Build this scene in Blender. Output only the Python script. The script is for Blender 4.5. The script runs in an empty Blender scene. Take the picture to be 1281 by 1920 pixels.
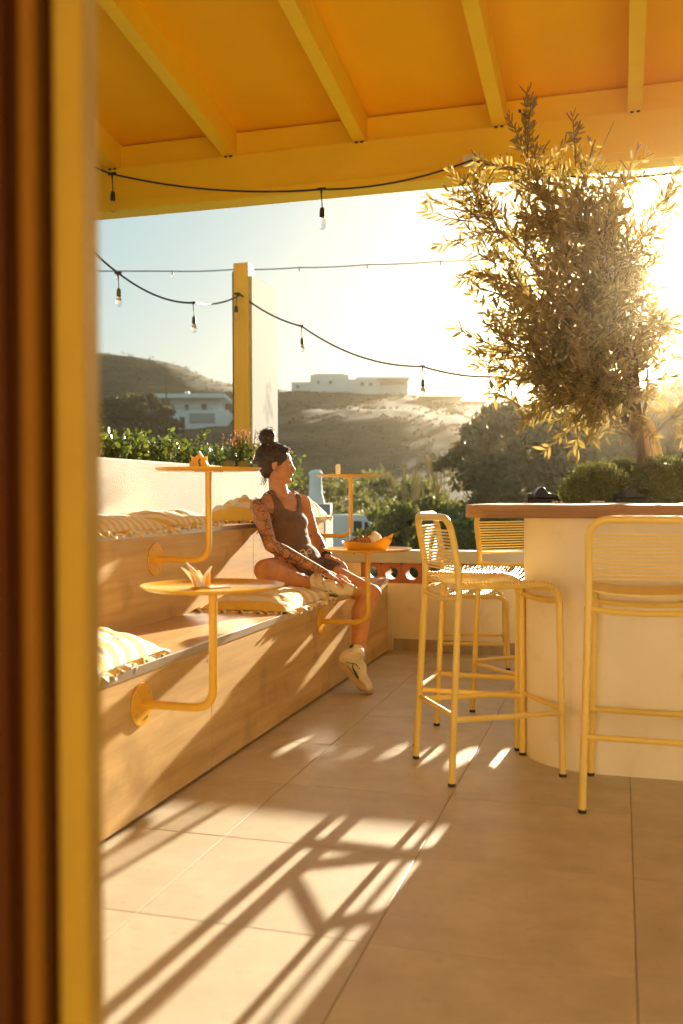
import bpy, bmesh, math, random
import numpy as np
from mathutils import Vector, Matrix, noise

# ------------------------------------------------------------------ camera, world, sun, exposure
S = bpy.context.scene
COL = S.collection
TH = math.radians(16.2)                       # the camera looks this far left of the bench direction (+Y)
RT = Vector((math.cos(TH), math.sin(TH), 0)); FW = Vector((-math.sin(TH), math.cos(TH), 0))
EYE = 1.10
cam = bpy.data.cameras.new('camera'); cam_o = bpy.data.objects.new('camera', cam); COL.objects.link(cam_o)
cam.sensor_fit = 'VERTICAL'; cam.sensor_height = 36; cam.lens = 33.75
cam.clip_start = 0.05; cam.clip_end = 6000
cam_o.matrix_world = (Matrix.Translation((0, 0, EYE)) @ Matrix.Rotation(TH, 4, 'Z')
                      @ Matrix.Rotation(math.radians(90 - 0.95), 4, 'X') @ Matrix.Rotation(math.radians(-0.2), 4, 'Z'))
cam.dof.use_dof = True; cam.dof.focus_distance = 5.2; cam.dof.aperture_fstop = 2.8
S.camera = cam_o

SUN_EL = math.radians(11.3); SUN_AZ = math.radians(5.2)          # azimuth clockwise from +Y
SUN_DIR = Vector((math.sin(SUN_AZ)*math.cos(SUN_EL), math.cos(SUN_AZ)*math.cos(SUN_EL), math.sin(SUN_EL)))
W = bpy.data.worlds.new('World'); S.world = W; W.use_nodes = True
wn = W.node_tree; bg = wn.nodes['Background']
sky = wn.nodes.new('ShaderNodeTexSky'); sky.sky_type = 'NISHITA'; sky.sun_disc = False
sky.sun_elevation = SUN_EL; sky.sun_rotation = SUN_AZ
sky.air_density = 1.0; sky.dust_density = 1.2; sky.ozone_density = 1.0
tint = wn.nodes.new('ShaderNodeMix'); tint.data_type = 'RGBA'; tint.blend_type = 'MULTIPLY'; tint.inputs[0].default_value = 1
tint.inputs[7].default_value = (0.16, 0.13, 0.115, 1)
haze_c = wn.nodes.new('ShaderNodeMix'); haze_c.data_type = 'RGBA'; haze_c.blend_type = 'ADD'; haze_c.inputs[0].default_value = 1
haze_c.inputs[7].default_value = (.80, 1.40, 1.54, 1)          # thin even veil of pale evening sky
wn.links.new(sky.outputs[0], tint.inputs[6]); wn.links.new(tint.outputs[2], haze_c.inputs[6]); wn.links.new(haze_c.outputs[2], bg.inputs['Color'])
bg.inputs['Strength'].default_value = 0.05
sl = bpy.data.lights.new('sun', 'SUN'); sl.energy = 3.8; sl.angle = math.radians(0.6); sl.color = (1.0, 0.86, 0.64)
so = bpy.data.objects.new('sun', sl); COL.objects.link(so)
so.rotation_euler = SUN_DIR.to_track_quat('Z', 'Y').to_euler()
vs = S.view_settings
vs.view_transform = 'Standard'; vs.look = 'None'; vs.exposure = 2.72; vs.gamma = 1; vs.use_curve_mapping = False
S.cycles.use_denoising = True; S.cycles.max_bounces = 10; S.cycles.diffuse_bounces = 6; S.cycles.volume_bounces = 0
S.cycles.caustics_reflective = False; S.cycles.sample_clamp_indirect = 8.0
S.render.use_persistent_data = False

# ------------------------------------------------------------------ helpers
rnd = random.Random(11)
def cw(a, d, z=0.0):
    "camera-floor coordinates (metres right, metres ahead) -> world"
    v = RT*a + FW*d; return Vector((v.x, v.y, z))
def at(px, py, d):
    "point seen at photo pixel (px,py), d metres ahead"
    return cw((px-640.5)/1800*d, d, EYE + (930-py)/1800*d)
def onX(px, py, X):
    "point seen at a pixel on the vertical plane x = X"
    r = (px-640.5)/1800; d = X/(RT.x*r + FW.x); return at(px, py, d)

class MB:
    def __init__(s): s.v = []; s.f = []; s.m = []
    def add(s, vs_, fs, mi=0):
        n = len(s.v); s.v += [tuple(v) for v in vs_]; s.f += [tuple(n+i for i in f) for f in fs]; s.m += [mi]*len(fs); return s
    def box(s, c, size, rz=0.0, mi=0, bev=0.0, M=None):
        x, y, z = size[0]/2, size[1]/2, size[2]/2
        if bev <= 0:
            vs_ = [Vector((i*x, j*y, k*z)) for k in (-1, 1) for j in (-1, 1) for i in (-1, 1)]
            fs = [(0,2,3,1),(4,5,7,6),(0,1,5,4),(2,6,7,3),(0,4,6,2),(1,3,7,5)]
        else:
            b = min(bev, x*.9, y*.9, z*.9)
            bm = bmesh.new(); bmesh.ops.create_cube(bm, size=1)
            for v in bm.verts: v.co = Vector((v.co.x*2*x, v.co.y*2*y, v.co.z*2*z))
            bmesh.ops.bevel(bm, geom=bm.edges[:], offset=b, segments=2, profile=.5, affect='EDGES')
            bm.verts.index_update(); vs_ = [v.co.copy() for v in bm.verts]; fs = [tuple(v.index for v in f.verts) for f in bm.faces]; bm.free()
        R = M if M is not None else Matrix.Rotation(rz, 3, 'Z')
        c = Vector(c); return s.add([R @ v + c for v in vs_], fs, mi)
    def b2(s, lo, hi, mi=0, bev=0.0):
        lo = Vector(lo); hi = Vector(hi); return s.box((lo+hi)/2, hi-lo, 0, mi, bev)
    def tube(s, pts, r, n=8, mi=0, caps=True):
        pts = [Vector(p) for p in pts]; rs = r if isinstance(r, (list, tuple)) else [r]*len(pts)
        t0 = (pts[1]-pts[0]).normalized(); up = Vector((0,0,1)) if abs(t0.z) < .9 else Vector((1,0,0))
        nrm = (up - t0*up.dot(t0)).normalized(); vs_ = []
        for i, p in enumerate(pts):
            a = pts[max(i-1,0)]; b = pts[min(i+1,len(pts)-1)]; t = (b-a).normalized()
            nrm = (nrm - t*nrm.dot(t)).normalized(); bi = t.cross(nrm)
            for k in range(n):
                an = 2*math.pi*k/n; vs_.append(p + (nrm*math.cos(an)+bi*math.sin(an))*rs[i])
        fs = [(i*n+k, i*n+(k+1)%n, (i+1)*n+(k+1)%n, (i+1)*n+k) for i in range(len(pts)-1) for k in range(n)]
        if caps: fs += [tuple(range(n-1,-1,-1)), tuple((len(pts)-1)*n+k for k in range(n))]
        return s.add(vs_, fs, mi)
    def lathe(s, prof, n=24, c=(0,0,0), M=None, mi=0):
        c = Vector(c); vs_ = []
        for (r, z) in prof:
            for k in range(n):
                an = 2*math.pi*k/n; v = Vector((r*math.cos(an), r*math.sin(an), z))
                if M is not None: v = M @ v
                vs_.append(v + c)
        fs = [(i*n+k, i*n+(k+1)%n, (i+1)*n+(k+1)%n, (i+1)*n+k) for i in range(len(prof)-1) for k in range(n)]
        if prof[0][0] > 1e-6: fs.append(tuple(range(n-1,-1,-1)))
        if prof[-1][0] > 1e-6: fs.append(tuple((len(prof)-1)*n+k for k in range(n)))
        return s.add(vs_, fs, mi)
    def prism(s, poly, z0, z1, mi=0, M=None, c=(0,0,0)):
        "extrude a 2-D outline (x,y) from z0 to z1"
        n = len(poly); c = Vector(c)
        vs_ = [Vector((x,y,z0)) for x,y in poly]+[Vector((x,y,z1)) for x,y in poly]
        if M is not None: vs_ = [M @ v for v in vs_]
        vs_ = [v+c for v in vs_]
        fs = [(i,(i+1)%n,n+(i+1)%n,n+i) for i in range(n)]+[tuple(range(n-1,-1,-1)), tuple(range(n,2*n))]
        return s.add(vs_, fs, mi)
    def ball(s, c, r, n=10, mi=0, M=None):
        r = Vector(r) if not isinstance(r, (int, float)) else Vector((r, r, r)); c = Vector(c); m = max(4, n//2+1)
        vs_ = [Vector((0,0,-1))]; 
        for i in range(1, m):
            ph = -math.pi/2 + math.pi*i/m
            for k in range(n):
                an = 2*math.pi*k/n; vs_.append(Vector((math.cos(ph)*math.cos(an), math.cos(ph)*math.sin(an), math.sin(ph))))
        vs_.append(Vector((0,0,1))); L = len(vs_)-1
        fs = [(0, 1+(k+1)%n, 1+k) for k in range(n)]
        for i in range(m-2):
            for k in range(n): fs.append((1+i*n+k, 1+i*n+(k+1)%n, 1+(i+1)*n+(k+1)%n, 1+(i+1)*n+k))
        fs += [(L, 1+(m-2)*n+k, 1+(m-2)*n+(k+1)%n) for k in range(n)]
        out = []
        for v in vs_:
            w = Vector((v.x*r.x, v.y*r.y, v.z*r.z)); out.append((M @ w if M is not None else w)+c)
        return s.add(out, fs, mi)
    def mesh(s, name, mats, smooth=False, angle=None):
        me = bpy.data.meshes.new(name); me.from_pydata(s.v, [], s.f); me.update()
        for m in (mats if isinstance(mats, (list, tuple)) else [mats]): me.materials.append(m)
        if len(s.m) and max(s.m) > 0: me.polygons.foreach_set('material_index', s.m)
        bm = bmesh.new(); bm.from_mesh(me); bmesh.ops.recalc_face_normals(bm, faces=bm.faces[:]) if len(s.f) < 20000 else None; bm.to_mesh(me); bm.free()
        if smooth:
            me.polygons.foreach_set('use_smooth', [True]*len(me.polygons))
            try: me.set_sharp_from_angle(angle=angle or math.radians(38))
            except Exception: pass
        return me
    def build(s, name, mats, parent=None, smooth=False, angle=None):
        return link(name, s.mesh(name, mats, smooth, angle), parent)
def link(name, me, parent=None, loc=None):
    o = bpy.data.objects.new(name, me); COL.objects.link(o)
    if parent is not None: o.parent = parent
    if loc is not None: o.location = loc
    return o
def tag(o, label=None, cat=None, group=None, kind=None):
    if label: o['label'] = label
    if cat: o['category'] = cat
    if group: o['group'] = group
    if kind: o['kind'] = kind
    return o
def thing(name, loc, rz, label, cat, group=None):
    o = bpy.data.objects.new(name, None); COL.objects.link(o); o.location = loc; o.rotation_euler = (0, 0, rz)
    o.empty_display_size = .1; return tag(o, label, cat, group)
def kids(o): return [c for c in bpy.data.objects if c.parent == o]
def copy_tree(o, parent=None):
    c = o.copy(); COL.objects.link(c)
    if parent is not None: c.parent = parent
    for ch in kids(o): copy_tree(ch, c)
    return c
def arc(p0, p1, p2, r, n=5):
    "points of a rounded corner at p1 between p0 and p2"
    p0, p1, p2 = Vector(p0), Vector(p1), Vector(p2); a = (p0-p1).normalized(); b = (p2-p1).normalized()
    A = p1+a*r; B = p1+b*r; out = []
    for i in range(n+1):
        t = i/n; out.append(A*(1-t)**2 + p1*2*t*(1-t) + B*t*t)
    return out
def rounded(pts, r, n=5):
    out = [Vector(pts[0])]
    for i in range(1, len(pts)-1): out += arc(pts[i-1], pts[i], pts[i+1], r, n)
    return out+[Vector(pts[-1])]

# ------------------------------------------------------------------ materials
def new_mat(name):
    m = bpy.data.materials.new(name); m.use_nodes = True; nt = m.node_tree
    return m, nt, nt.nodes['Principled BSDF']
def mat(name, c, rough=.5, c2=None, scale=6.0, detail=6.0, stretch=(1,1,1), bump=0.0, bscale=None, metal=0.0, rvar=0.0, spec=.5,
        objrand=0.0, coords='Object', lo=.35, hi=.7, coat=0.0, sheen=0.0, dirt=None, transl=0.0, offs=False):
    m, nt, p = new_mat(name); N = nt.nodes; L = nt.links
    tc = N.new('ShaderNodeTexCoord'); mp = N.new('ShaderNodeMapping'); mp.inputs['Scale'].default_value = stretch
    L.new(tc.outputs[coords], mp.inputs[0])
    if offs:                                 # every copy gets its own patch of the pattern
        oi0 = N.new('ShaderNodeObjectInfo'); sc0 = N.new('ShaderNodeVectorMath'); sc0.operation = 'SCALE'; sc0.inputs['Scale'].default_value = 7.3
        L.new(oi0.outputs['Location'], sc0.inputs[0]); L.new(sc0.outputs[0], mp.inputs['Location'])
    col = None
    p.inputs['Roughness'].default_value = rough; p.inputs['Metallic'].default_value = metal
    p.inputs['Specular IOR Level'].default_value = spec; p.inputs['Coat Weight'].default_value = coat
    p.inputs['Sheen Weight'].default_value = sheen
    p.inputs['Base Color'].default_value = (*c, 1)
    if c2 is not None:
        nz = N.new('ShaderNodeTexNoise'); nz.inputs['Scale'].default_value = scale; nz.inputs['Detail'].default_value = detail; nz.inputs['Roughness'].default_value = .6
        L.new(mp.outputs[0], nz.inputs['Vector'])
        cr = N.new('ShaderNodeValToRGB'); cr.color_ramp.elements[0].position = lo; cr.color_ramp.elements[1].position = hi
        cr.color_ramp.elements[0].color = (*c, 1); cr.color_ramp.elements[1].color = (*c2, 1)
        L.new(nz.outputs['Fac'], cr.inputs[0]); col = cr.outputs[0]
        if rvar:
            mr = N.new('ShaderNodeMapRange'); mr.inputs[3].default_value = rough-rvar; mr.inputs[4].default_value = rough+rvar
            L.new(nz.outputs['Fac'], mr.inputs[0]); L.new(mr.outputs[0], p.inputs['Roughness'])
    if dirt is not None:                     # (colour, scale, threshold)
        n2 = N.new('ShaderNodeTexNoise'); n2.inputs['Scale'].default_value = dirt[1]; n2.inputs['Detail'].default_value = 8
        L.new(mp.outputs[0] if offs else tc.outputs[coords], n2.inputs['Vector'])
        r2 = N.new('ShaderNodeMapRange'); r2.inputs[1].default_value = dirt[2]; r2.inputs[2].default_value = dirt[2]+.16; r2.inputs[4].default_value = dirt[3] if len(dirt) > 3 else .6
        L.new(n2.outputs['Fac'], r2.inputs[0])
        mx = N.new('ShaderNodeMix'); mx.data_type = 'RGBA'; mx.inputs[7].default_value = (*dirt[0], 1)
        if col is not None: L.new(col, mx.inputs[6])
        else: mx.inputs[6].default_value = (*c, 1)
        L.new(r2.outputs[0], mx.inputs[0]); col = mx.outputs[2]
    if objrand:
        oi = N.new('ShaderNodeObjectInfo'); hs = N.new('ShaderNodeHueSaturation'); mr = N.new('ShaderNodeMapRange')
        mr.inputs[3].default_value = 1-objrand; mr.inputs[4].default_value = 1+objrand
        L.new(oi.outputs['Random'], mr.inputs[0]); L.new(mr.outputs[0], hs.inputs['Value'])
        if col is not None: L.new(col, hs.inputs['Color'])
        else: hs.inputs['Color'].default_value = (*c, 1)
        col = hs.outputs[0]
    if col is not None: L.new(col, p.inputs['Base Color'])
    if bump:
        nb = N.new('ShaderNodeTexNoise'); nb.inputs['Scale'].default_value = bscale or scale*4; nb.inputs['Detail'].default_value = 5
        L.new(mp.outputs[0], nb.inputs['Vector']); bp = N.new('ShaderNodeBump'); bp.inputs['Strength'].default_value = bump; bp.inputs['Distance'].default_value = .01
        L.new(nb.outputs['Fac'], bp.inputs['Height']); L.new(bp.outputs[0], p.inputs['Normal'])
    if transl:
        tr = N.new('ShaderNodeBsdfTranslucent'); ms = N.new('ShaderNodeMixShader'); ms.inputs[0].default_value = transl
        if col is not None: L.new(col, tr.inputs[0])
        else: tr.inputs[0].default_value = (*c, 1)
        out = N['Material Output']; L.new(p.outputs[0], ms.inputs[1]); L.new(tr.outputs[0], ms.inputs[2]); L.new(ms.outputs[0], out.inputs[0])
    return m
def leaf_mat(name, c, c2, scale=3.0, rough=.45, transl=.4):
    return mat(name, c, rough, c2=c2, scale=scale, detail=2, transl=transl, coords='Object')

YEL = (.83, .47, .055)
M_stool = mat('yellow_stool_paint', (.84,.61,.15), .38, c2=(.81,.57,.13), scale=9, dirt=((.5,.36,.14), 60, .68, .5), coat=.15)
M_cord = mat('pale_yellow_cord', (.88,.70,.27), .45, c2=(.85,.65,.22), scale=40)
M_table = mat('orange_yellow_enamel', (.82,.46,.035), .28, c2=(.79,.44,.035), scale=8, dirt=((.55,.36,.12), 50, .70, .5), coat=.3)
M_roof = mat('yellow_roof_paint', (.95,.52,.008), .7, c2=(.91,.49,.006), scale=2.5, bump=.05, bscale=30, spec=.15)
M_beam = mat('yellow_beam_paint', (.93,.63,.02), .6, c2=(.90,.60,.016), scale=2.0, stretch=(1,6,6), bump=.06, bscale=14, spec=.2)
M_rubber = mat('black_rubber', (.02,.018,.015), .6)
M_ply = mat('plywood', (.72,.49,.20), .42, c2=(.54,.34,.125), scale=3.0, detail=9, stretch=(1,.35,5), bump=.05, bscale=18, rvar=.08, lo=.38, hi=.64, objrand=.06, dirt=((.34,.19,.07), 4, .54, .6), spec=.4)
M_plyt = mat('plywood_seat', (.70,.48,.21), .36, c2=(.54,.34,.13), scale=3.0, detail=9, stretch=(5,.35,1), bump=.05, bscale=18, rvar=.08, objrand=.05, dirt=((.32,.2,.09), 6, .60, .4), spec=.5)
M_alu = mat('aluminium_edge', (.72,.70,.66), .28, metal=.9)
M_stucco = mat('white_stucco', (.60,.58,.53), .85, c2=(.54,.52,.47), scale=4, bump=.45, bscale=120, dirt=((.55,.48,.38), 3, .62, .25))
M_counter = mat('cream_counter_render', (.88,.78,.60), .55, c2=(.83,.72,.53), scale=3, bump=.12, bscale=60, dirt=((.52,.40,.26), 6, .60, .32))
M_tile = mat('beige_porcelain', (.57,.505,.385), .46, c2=(.46,.405,.30), scale=4, detail=12, bump=.06, bscale=110, rvar=.08, objrand=.055, dirt=((.32,.25,.17), 13, .60, .34), spec=.4, coords='Generated', offs=True)
M_grout = mat('grey_grout', (.36,.29,.20), .9, c2=(.27,.21,.14), scale=20)
M_skirt = mat('stone_skirting', (.42,.34,.25), .6, c2=(.34,.27,.19), scale=14)
M_terra = mat('terracotta', (.50,.17,.055), .7, c2=(.40,.12,.04), scale=12, objrand=.12, bump=.2, bscale=60)
M_wood = mat('counter_wood', (.36,.17,.05), .45, c2=(.22,.09,.022), scale=5, detail=8, stretch=(.6,8,12), bump=.06, rvar=.08)
M_soil = mat('soil', (.08,.05,.03), .95, c2=(.12,.08,.05), scale=30, bump=.6)
M_bark = mat('bark', (.20,.14,.09), .85, c2=(.12,.08,.05), scale=20, stretch=(1,1,.25), bump=.6, bscale=40)
M_black = mat('black_cable', (.015,.014,.012), .5)
M_olive = leaf_mat('olive_leaf', (.26,.19,.045), (.43,.32,.09), scale=9, transl=.45)
M_fruit = mat('dark_olive', (.03,.02,.02), .3)
M_hedge = leaf_mat('hedge_leaf', (.085,.13,.018), (.20,.24,.035), scale=7, rough=.3, transl=.35)
M_box = leaf_mat('topiary_leaf', (.10,.11,.025), (.22,.22,.05), scale=20, transl=.4)
M_fleaf = leaf_mat('far_leaf', (.085,.072,.022), (.16,.13,.04), scale=.7, rough=.6, transl=.3)
M_bleaf = leaf_mat('bush_leaf', (.12,.125,.025), (.27,.255,.06), scale=.5, rough=.6, transl=.4)
M_reed = leaf_mat('dry_reed', (.50,.40,.20), (.36,.30,.13), scale=3, transl=.4)
M_whitef = mat('white_wall_far', (.78,.76,.72), .8, c2=(.70,.68,.64), scale=.6)
M_dark = mat('dark_glass', (.03,.035,.04), .15)
M_grey = mat('grey_shutter', (.34,.33,.31), .6)
M_pole = mat('timber_pole', (.13,.10,.07), .85)
M_yframe = mat('yellow_door_frame', (.40,.25,.025), .6, c2=(.34,.21,.018), scale=3, spec=.2)
M_bframe = mat('dark_brown_trim', (.07,.020,.003), .8, spec=.08)
M_bead = mat('brown_bead', (.20,.085,.008), .8, spec=.08)
M_stake = mat('pale_stake_wood', (.70,.50,.26), .7, c2=(.58,.40,.2), scale=20, stretch=(4,4,.5))
M_paper = mat('napkin_paper', (.88,.83,.74), .8, bump=.2, bscale=60, transl=.25)
M_yplast = mat('yellow_plastic', (.86,.50,.06), .4, transl=.15)

def glass_mat():
    m, nt, p = new_mat('bulb_glass'); p.inputs['Base Color'].default_value = (1,.97,.9,1); p.inputs['Roughness'].default_value = .02
    p.inputs['Transmission Weight'].default_value = 1; p.inputs['IOR'].default_value = 1.12
    return m
M_glass = glass_mat()
M_fil = mat('brass_filament', (.85,.45,.12), .3, metal=.7)

def stripe_mat():
    m, nt, p = new_mat('striped_cotton'); N = nt.nodes; L = nt.links
    tc = N.new('ShaderNodeTexCoord'); sp = N.new('ShaderNodeSeparateXYZ'); L.new(tc.outputs['UV'], sp.inputs[0])
    mu = N.new('ShaderNodeMath'); mu.operation = 'MULTIPLY'; mu.inputs[1].default_value = 1.0; L.new(sp.outputs[1], mu.inputs[0])
    fr = N.new('ShaderNodeMath'); fr.operation = 'FRACT'; L.new(mu.outputs[0], fr.inputs[0])
    cr = N.new('ShaderNodeValToRGB'); e = cr.color_ramp.elements; e[0].position = .49; e[1].position = .52
    e[0].color = (.82,.56,.10,1); e[1].color = (.86,.81,.70,1)
    L.new(fr.outputs[0], cr.inputs[0]); L.new(cr.outputs[0], p.inputs['Base Color']); p.inputs['Roughness'].default_value = .85
    p.inputs['Sheen Weight'].default_value = .2
    nb = N.new('ShaderNodeTexNoise'); nb.inputs['Scale'].default_value = 14; nb.inputs['Detail'].default_value = 3
    L.new(tc.outputs['Object'], nb.inputs['Vector']); bp = N.new('ShaderNodeBump'); bp.inputs['Strength'].default_value = .5; bp.inputs['Distance'].default_value = .02
    L.new(nb.outputs['Fac'], bp.inputs['Height']); L.new(bp.outputs[0], p.inputs['Normal'])
    return m
M_stripe = stripe_mat()
# ------------------------------------------------------------------ ground and hills
RIDGE_PX = [150, 185, 215, 260, 300, 350, 375, 400, 430, 560, 760, 850, 950]
def rows(px):
    P = [150, 300, 430, 560, 760, 850, 950]
    T = {73: [862,862,866,882,883,886,892], 97: [818,818,818,790,788,803,822], 110: [812,812,808,770,770,782,802],
         125: [806,806,795,762,762,772,792], 150: [752,750,738,731,739,753,768]}
    out = [(d, float(np.interp(px, P, ys))) for d, ys in T.items()]
    y180 = float(np.interp(px, RIDGE_PX, [668,657,655,662,672,687,700,712,719,745,750,765,780]))
    return out + [(182, y180)]
def ground_z(px, d):
    pts = [(0, -1.9), (30, -1.9), (46, -1.2)] + [(dd, EYE+(930-y)/1800*dd) for dd, y in rows(px)]
    last = pts[-1][1]; pts += [(230, last-3), (340, last*.4), (700, -1.9), (4000, -1.9)]
    return float(np.interp(d, [p[0] for p in pts], [p[1] for p in pts]))
def az_px(az): 
    az = max(-1.2, min(1.2, az)); return max(100, min(1400, 640.5+1800*math.tan(az)))
azs = list(np.radians(np.concatenate([np.arange(-180,-24,6), np.arange(-24,24,.35), np.arange(24,180,6)])))
ds = [0.3,4,8,14,20,26,32,38,44,50,56,62,68,74,80,85,90,95,98,101,104,107,110,113,117,121,125,129,133,137,141,145,149,153,158,163,168,173,178,183,190,200,230,280,340,500,700,900]
g = MB(); idx = {}
for i, az in enumerate(azs):
    for j, d in enumerate(ds):
        px = az_px(az); dc = d*math.cos(az) if abs(az) < 1.2 else d*.36
        z = ground_z(px, dc)
        k = min(1, max(0, (d-45)/60)); v = Vector((az*14, d*.035, 0))
        z += k*(noise.noise(v*3)*.22 + noise.noise(v*9+Vector((5,1,2)))*.03) if d < 400 else 0
        p = RT*(math.sin(az)*d) + FW*(math.cos(az)*d)
        idx[i, j] = len(g.v); g.v.append((p.x, p.y, z))
n = len(azs)
for i in range(n):
    for j in range(len(ds)-1):
        g.f.append((idx[i,j], idx[(i+1)%n,j], idx[(i+1)%n,j+1], idx[i,j+1])); g.m.append(0)
def hill_material():
    m, nt, p = new_mat('dry_hillside'); N = nt.nodes; L = nt.links; p.inputs['Roughness'].default_value = .95; p.inputs['Specular IOR Level'].default_value = .1
    tc = N.new('ShaderNodeTexCoord')
    def nz(sc, det, st=(1,1,1)):
        mp = N.new('ShaderNodeMapping'); mp.inputs['Scale'].default_value = st; L.new(tc.outputs['Object'], mp.inputs[0])
        x = N.new('ShaderNodeTexNoise'); x.inputs['Scale'].default_value = sc; x.inputs['Detail'].default_value = det; x.inputs['Roughness'].default_value = .7
        L.new(mp.outputs[0], x.inputs['Vector']); return x.outputs['Fac']
    cr = N.new('ShaderNodeValToRGB'); e = cr.color_ramp.elements
    e[0].position = .36; e[0].color = (.028,.025,.012,1); e[1].position = .72; e[1].color = (.17,.115,.05,1)
    x = e.new(.48); x.color = (.05,.039,.019,1)
    L.new(nz(.075, 10, (1,1,6)), cr.inputs[0])
    cr2 = N.new('ShaderNodeValToRGB'); f = cr2.color_ramp.elements; f[0].position = .42; f[0].color = (.7,.7,.66,1); f[1].position = .6; f[1].color = (1.2,1.15,1.05,1)
    L.new(nz(1.1, 8), cr2.inputs[0])
    mx = N.new('ShaderNodeMix'); mx.data_type = 'RGBA'; mx.blend_type = 'MULTIPLY'; mx.inputs[0].default_value = 1
    L.new(cr.outputs[0], mx.inputs[6]); L.new(cr2.outputs[0], mx.inputs[7]); L.new(mx.outputs[2], p.inputs['Base Color'])
    return m
M_hill = hill_material()
ground = tag(g.build('ground', M_hill, smooth=True, angle=math.radians(60)), kind='structure', label='dry scrubby ground rising to terraced hills', cat=None)

M_conc = mat('pale_concrete', (.58,.55,.50), .9, c2=(.50,.47,.42), scale=1.2, bump=.1, bscale=30)
yd = MB(); yd.b2((-14,6.9,-1.99), (16,20,-1.86)); tag(yd.build('reflector', M_conc), kind='structure', label='pale concrete yard added below the terrace, unseen, to bounce light up to the roof')  # added slab, out of view, bounces sunlight up under the roof
# scrub on the hills: nobody could count it
sc = MB(); r2 = random.Random(5)
def clump(m, c, r, n, leaf, rr, mi=0, flat=.8):
    for _ in range(n):
        th = rr.uniform(0, 2*math.pi); u = rr.uniform(-.35, 1); q = math.sqrt(max(0,1-u*u)); k = rr.uniform(.6, 1.05)
        o = Vector((q*math.cos(th)*r*k, q*math.sin(th)*r*k, u*r*flat*k)); p = Vector(c)+o
        t = Vector((rr.gauss(0,1), rr.gauss(0,1), rr.gauss(0,1))).normalized(); b = t.cross(Vector((rr.gauss(0,1), rr.gauss(0,1), rr.gauss(0,1)))).normalized()
        s_ = leaf*rr.uniform(.6,1.4)
        m.add([p-t*s_, p+b*s_*.55, p+t*s_, p-b*s_*.55], [(0,1,2,3)], mi)
for _ in range(3600):
    az = math.atan((r2.uniform(120, 1300)-640.5)/1800); d = r2.choice([r2.uniform(58,112), r2.uniform(112,185), r2.uniform(90,185)]); px = az_px(az)
    if 103 < d < 112 and r2.random() < .85: continue
    if noise.noise(Vector((az*22, d*.09, 3))) < -.12: continue
    if 285 < px < 440 and 100 < d < 124: continue
    z = ground_z(px, d*math.cos(az)); p = RT*(math.sin(az)*d)+FW*(math.cos(az)*d)
    k = min(1, max(0,(d-45)/60)); v = Vector((az*14, d*.035, 0)); z += k*(noise.noise(v*3)*.22 + noise.noise(v*9+Vector((5,1,2)))*.03)
    clump(sc, (p.x, p.y, z), r2.uniform(.2,.55), 10, .14, r2)
M_scrub = leaf_mat('scrub', (.035,.032,.014), (.085,.066,.03), scale=.15, rough=.9, transl=.1)
tag(sc.build('scrub', M_scrub), 'low dark scrub scattered over the dry hillsides', 'scrub', kind='stuff')

# dry grass just below the terrace
gr = MB()
for _ in range(6000):
    d = r2.uniform(22, 44); az = r2.uniform(-.3, .2); px = az_px(az); z = ground_z(px, d*math.cos(az)); p = RT*(math.sin(az)*d)+FW*(math.cos(az)*d); p.z = z
    h = r2.uniform(.2,.5); w = .03*d/14; dx = Vector((r2.gauss(0,.25), r2.gauss(0,.25), 1))*h; s_ = RT*w
    gr.add([p-s_, p+s_, p+dx], [(0,1,2)])
tag(gr.build('dry_grass', M_reed), 'dry straw coloured grass on the slope below the terrace', 'grass', kind='stuff')

# ------------------------------------------------------------------ far trees and bushes
def leafy(name, base, height, width, nb, nl, leaf, material, label, cat, group, seed, trunk_r=.12, droop=.35):
    rr = random.Random(seed); base = Vector(base); t = thing(name, base, 0, label, cat, group)
    tr = MB(); top = Vector((rr.uniform(-.1,.1)*width, rr.uniform(-.1,.1)*width, height*.62))
    tr.tube([(0,0,-.3), (0,0,height*.2), top*.6, top], [trunk_r*1.3, trunk_r, trunk_r*.7, trunk_r*.3], 7)
    cr = MB()
    for k in range(nb):
        th = rr.uniform(0, 2*math.pi); u = rr.uniform(0,1)**.6; zz = rr.uniform(droop*.4, 1)
        prof = math.sin(math.pi*min(1, .18+zz*.72))
        c = Vector((math.cos(th)*u*width*.5*prof, math.sin(th)*u*width*.5*prof, zz*height*.9))
        if k % 3 == 0: tr.tube([top*.5*rr.uniform(.6,1.2), (top*.5+c)/2+Vector((0,0,.1)), c], [trunk_r*.4, trunk_r*.25, .02], 5)
        clump(cr, c, rr.uniform(.12,.24)*width*.8, nl, leaf, rr, 0, rr.uniform(.6,.95))
    tr.build('trunk', M_bark, t); cr.build('crown', material, t); return t
def gz(px, d): return ground_z(px, d)
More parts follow.
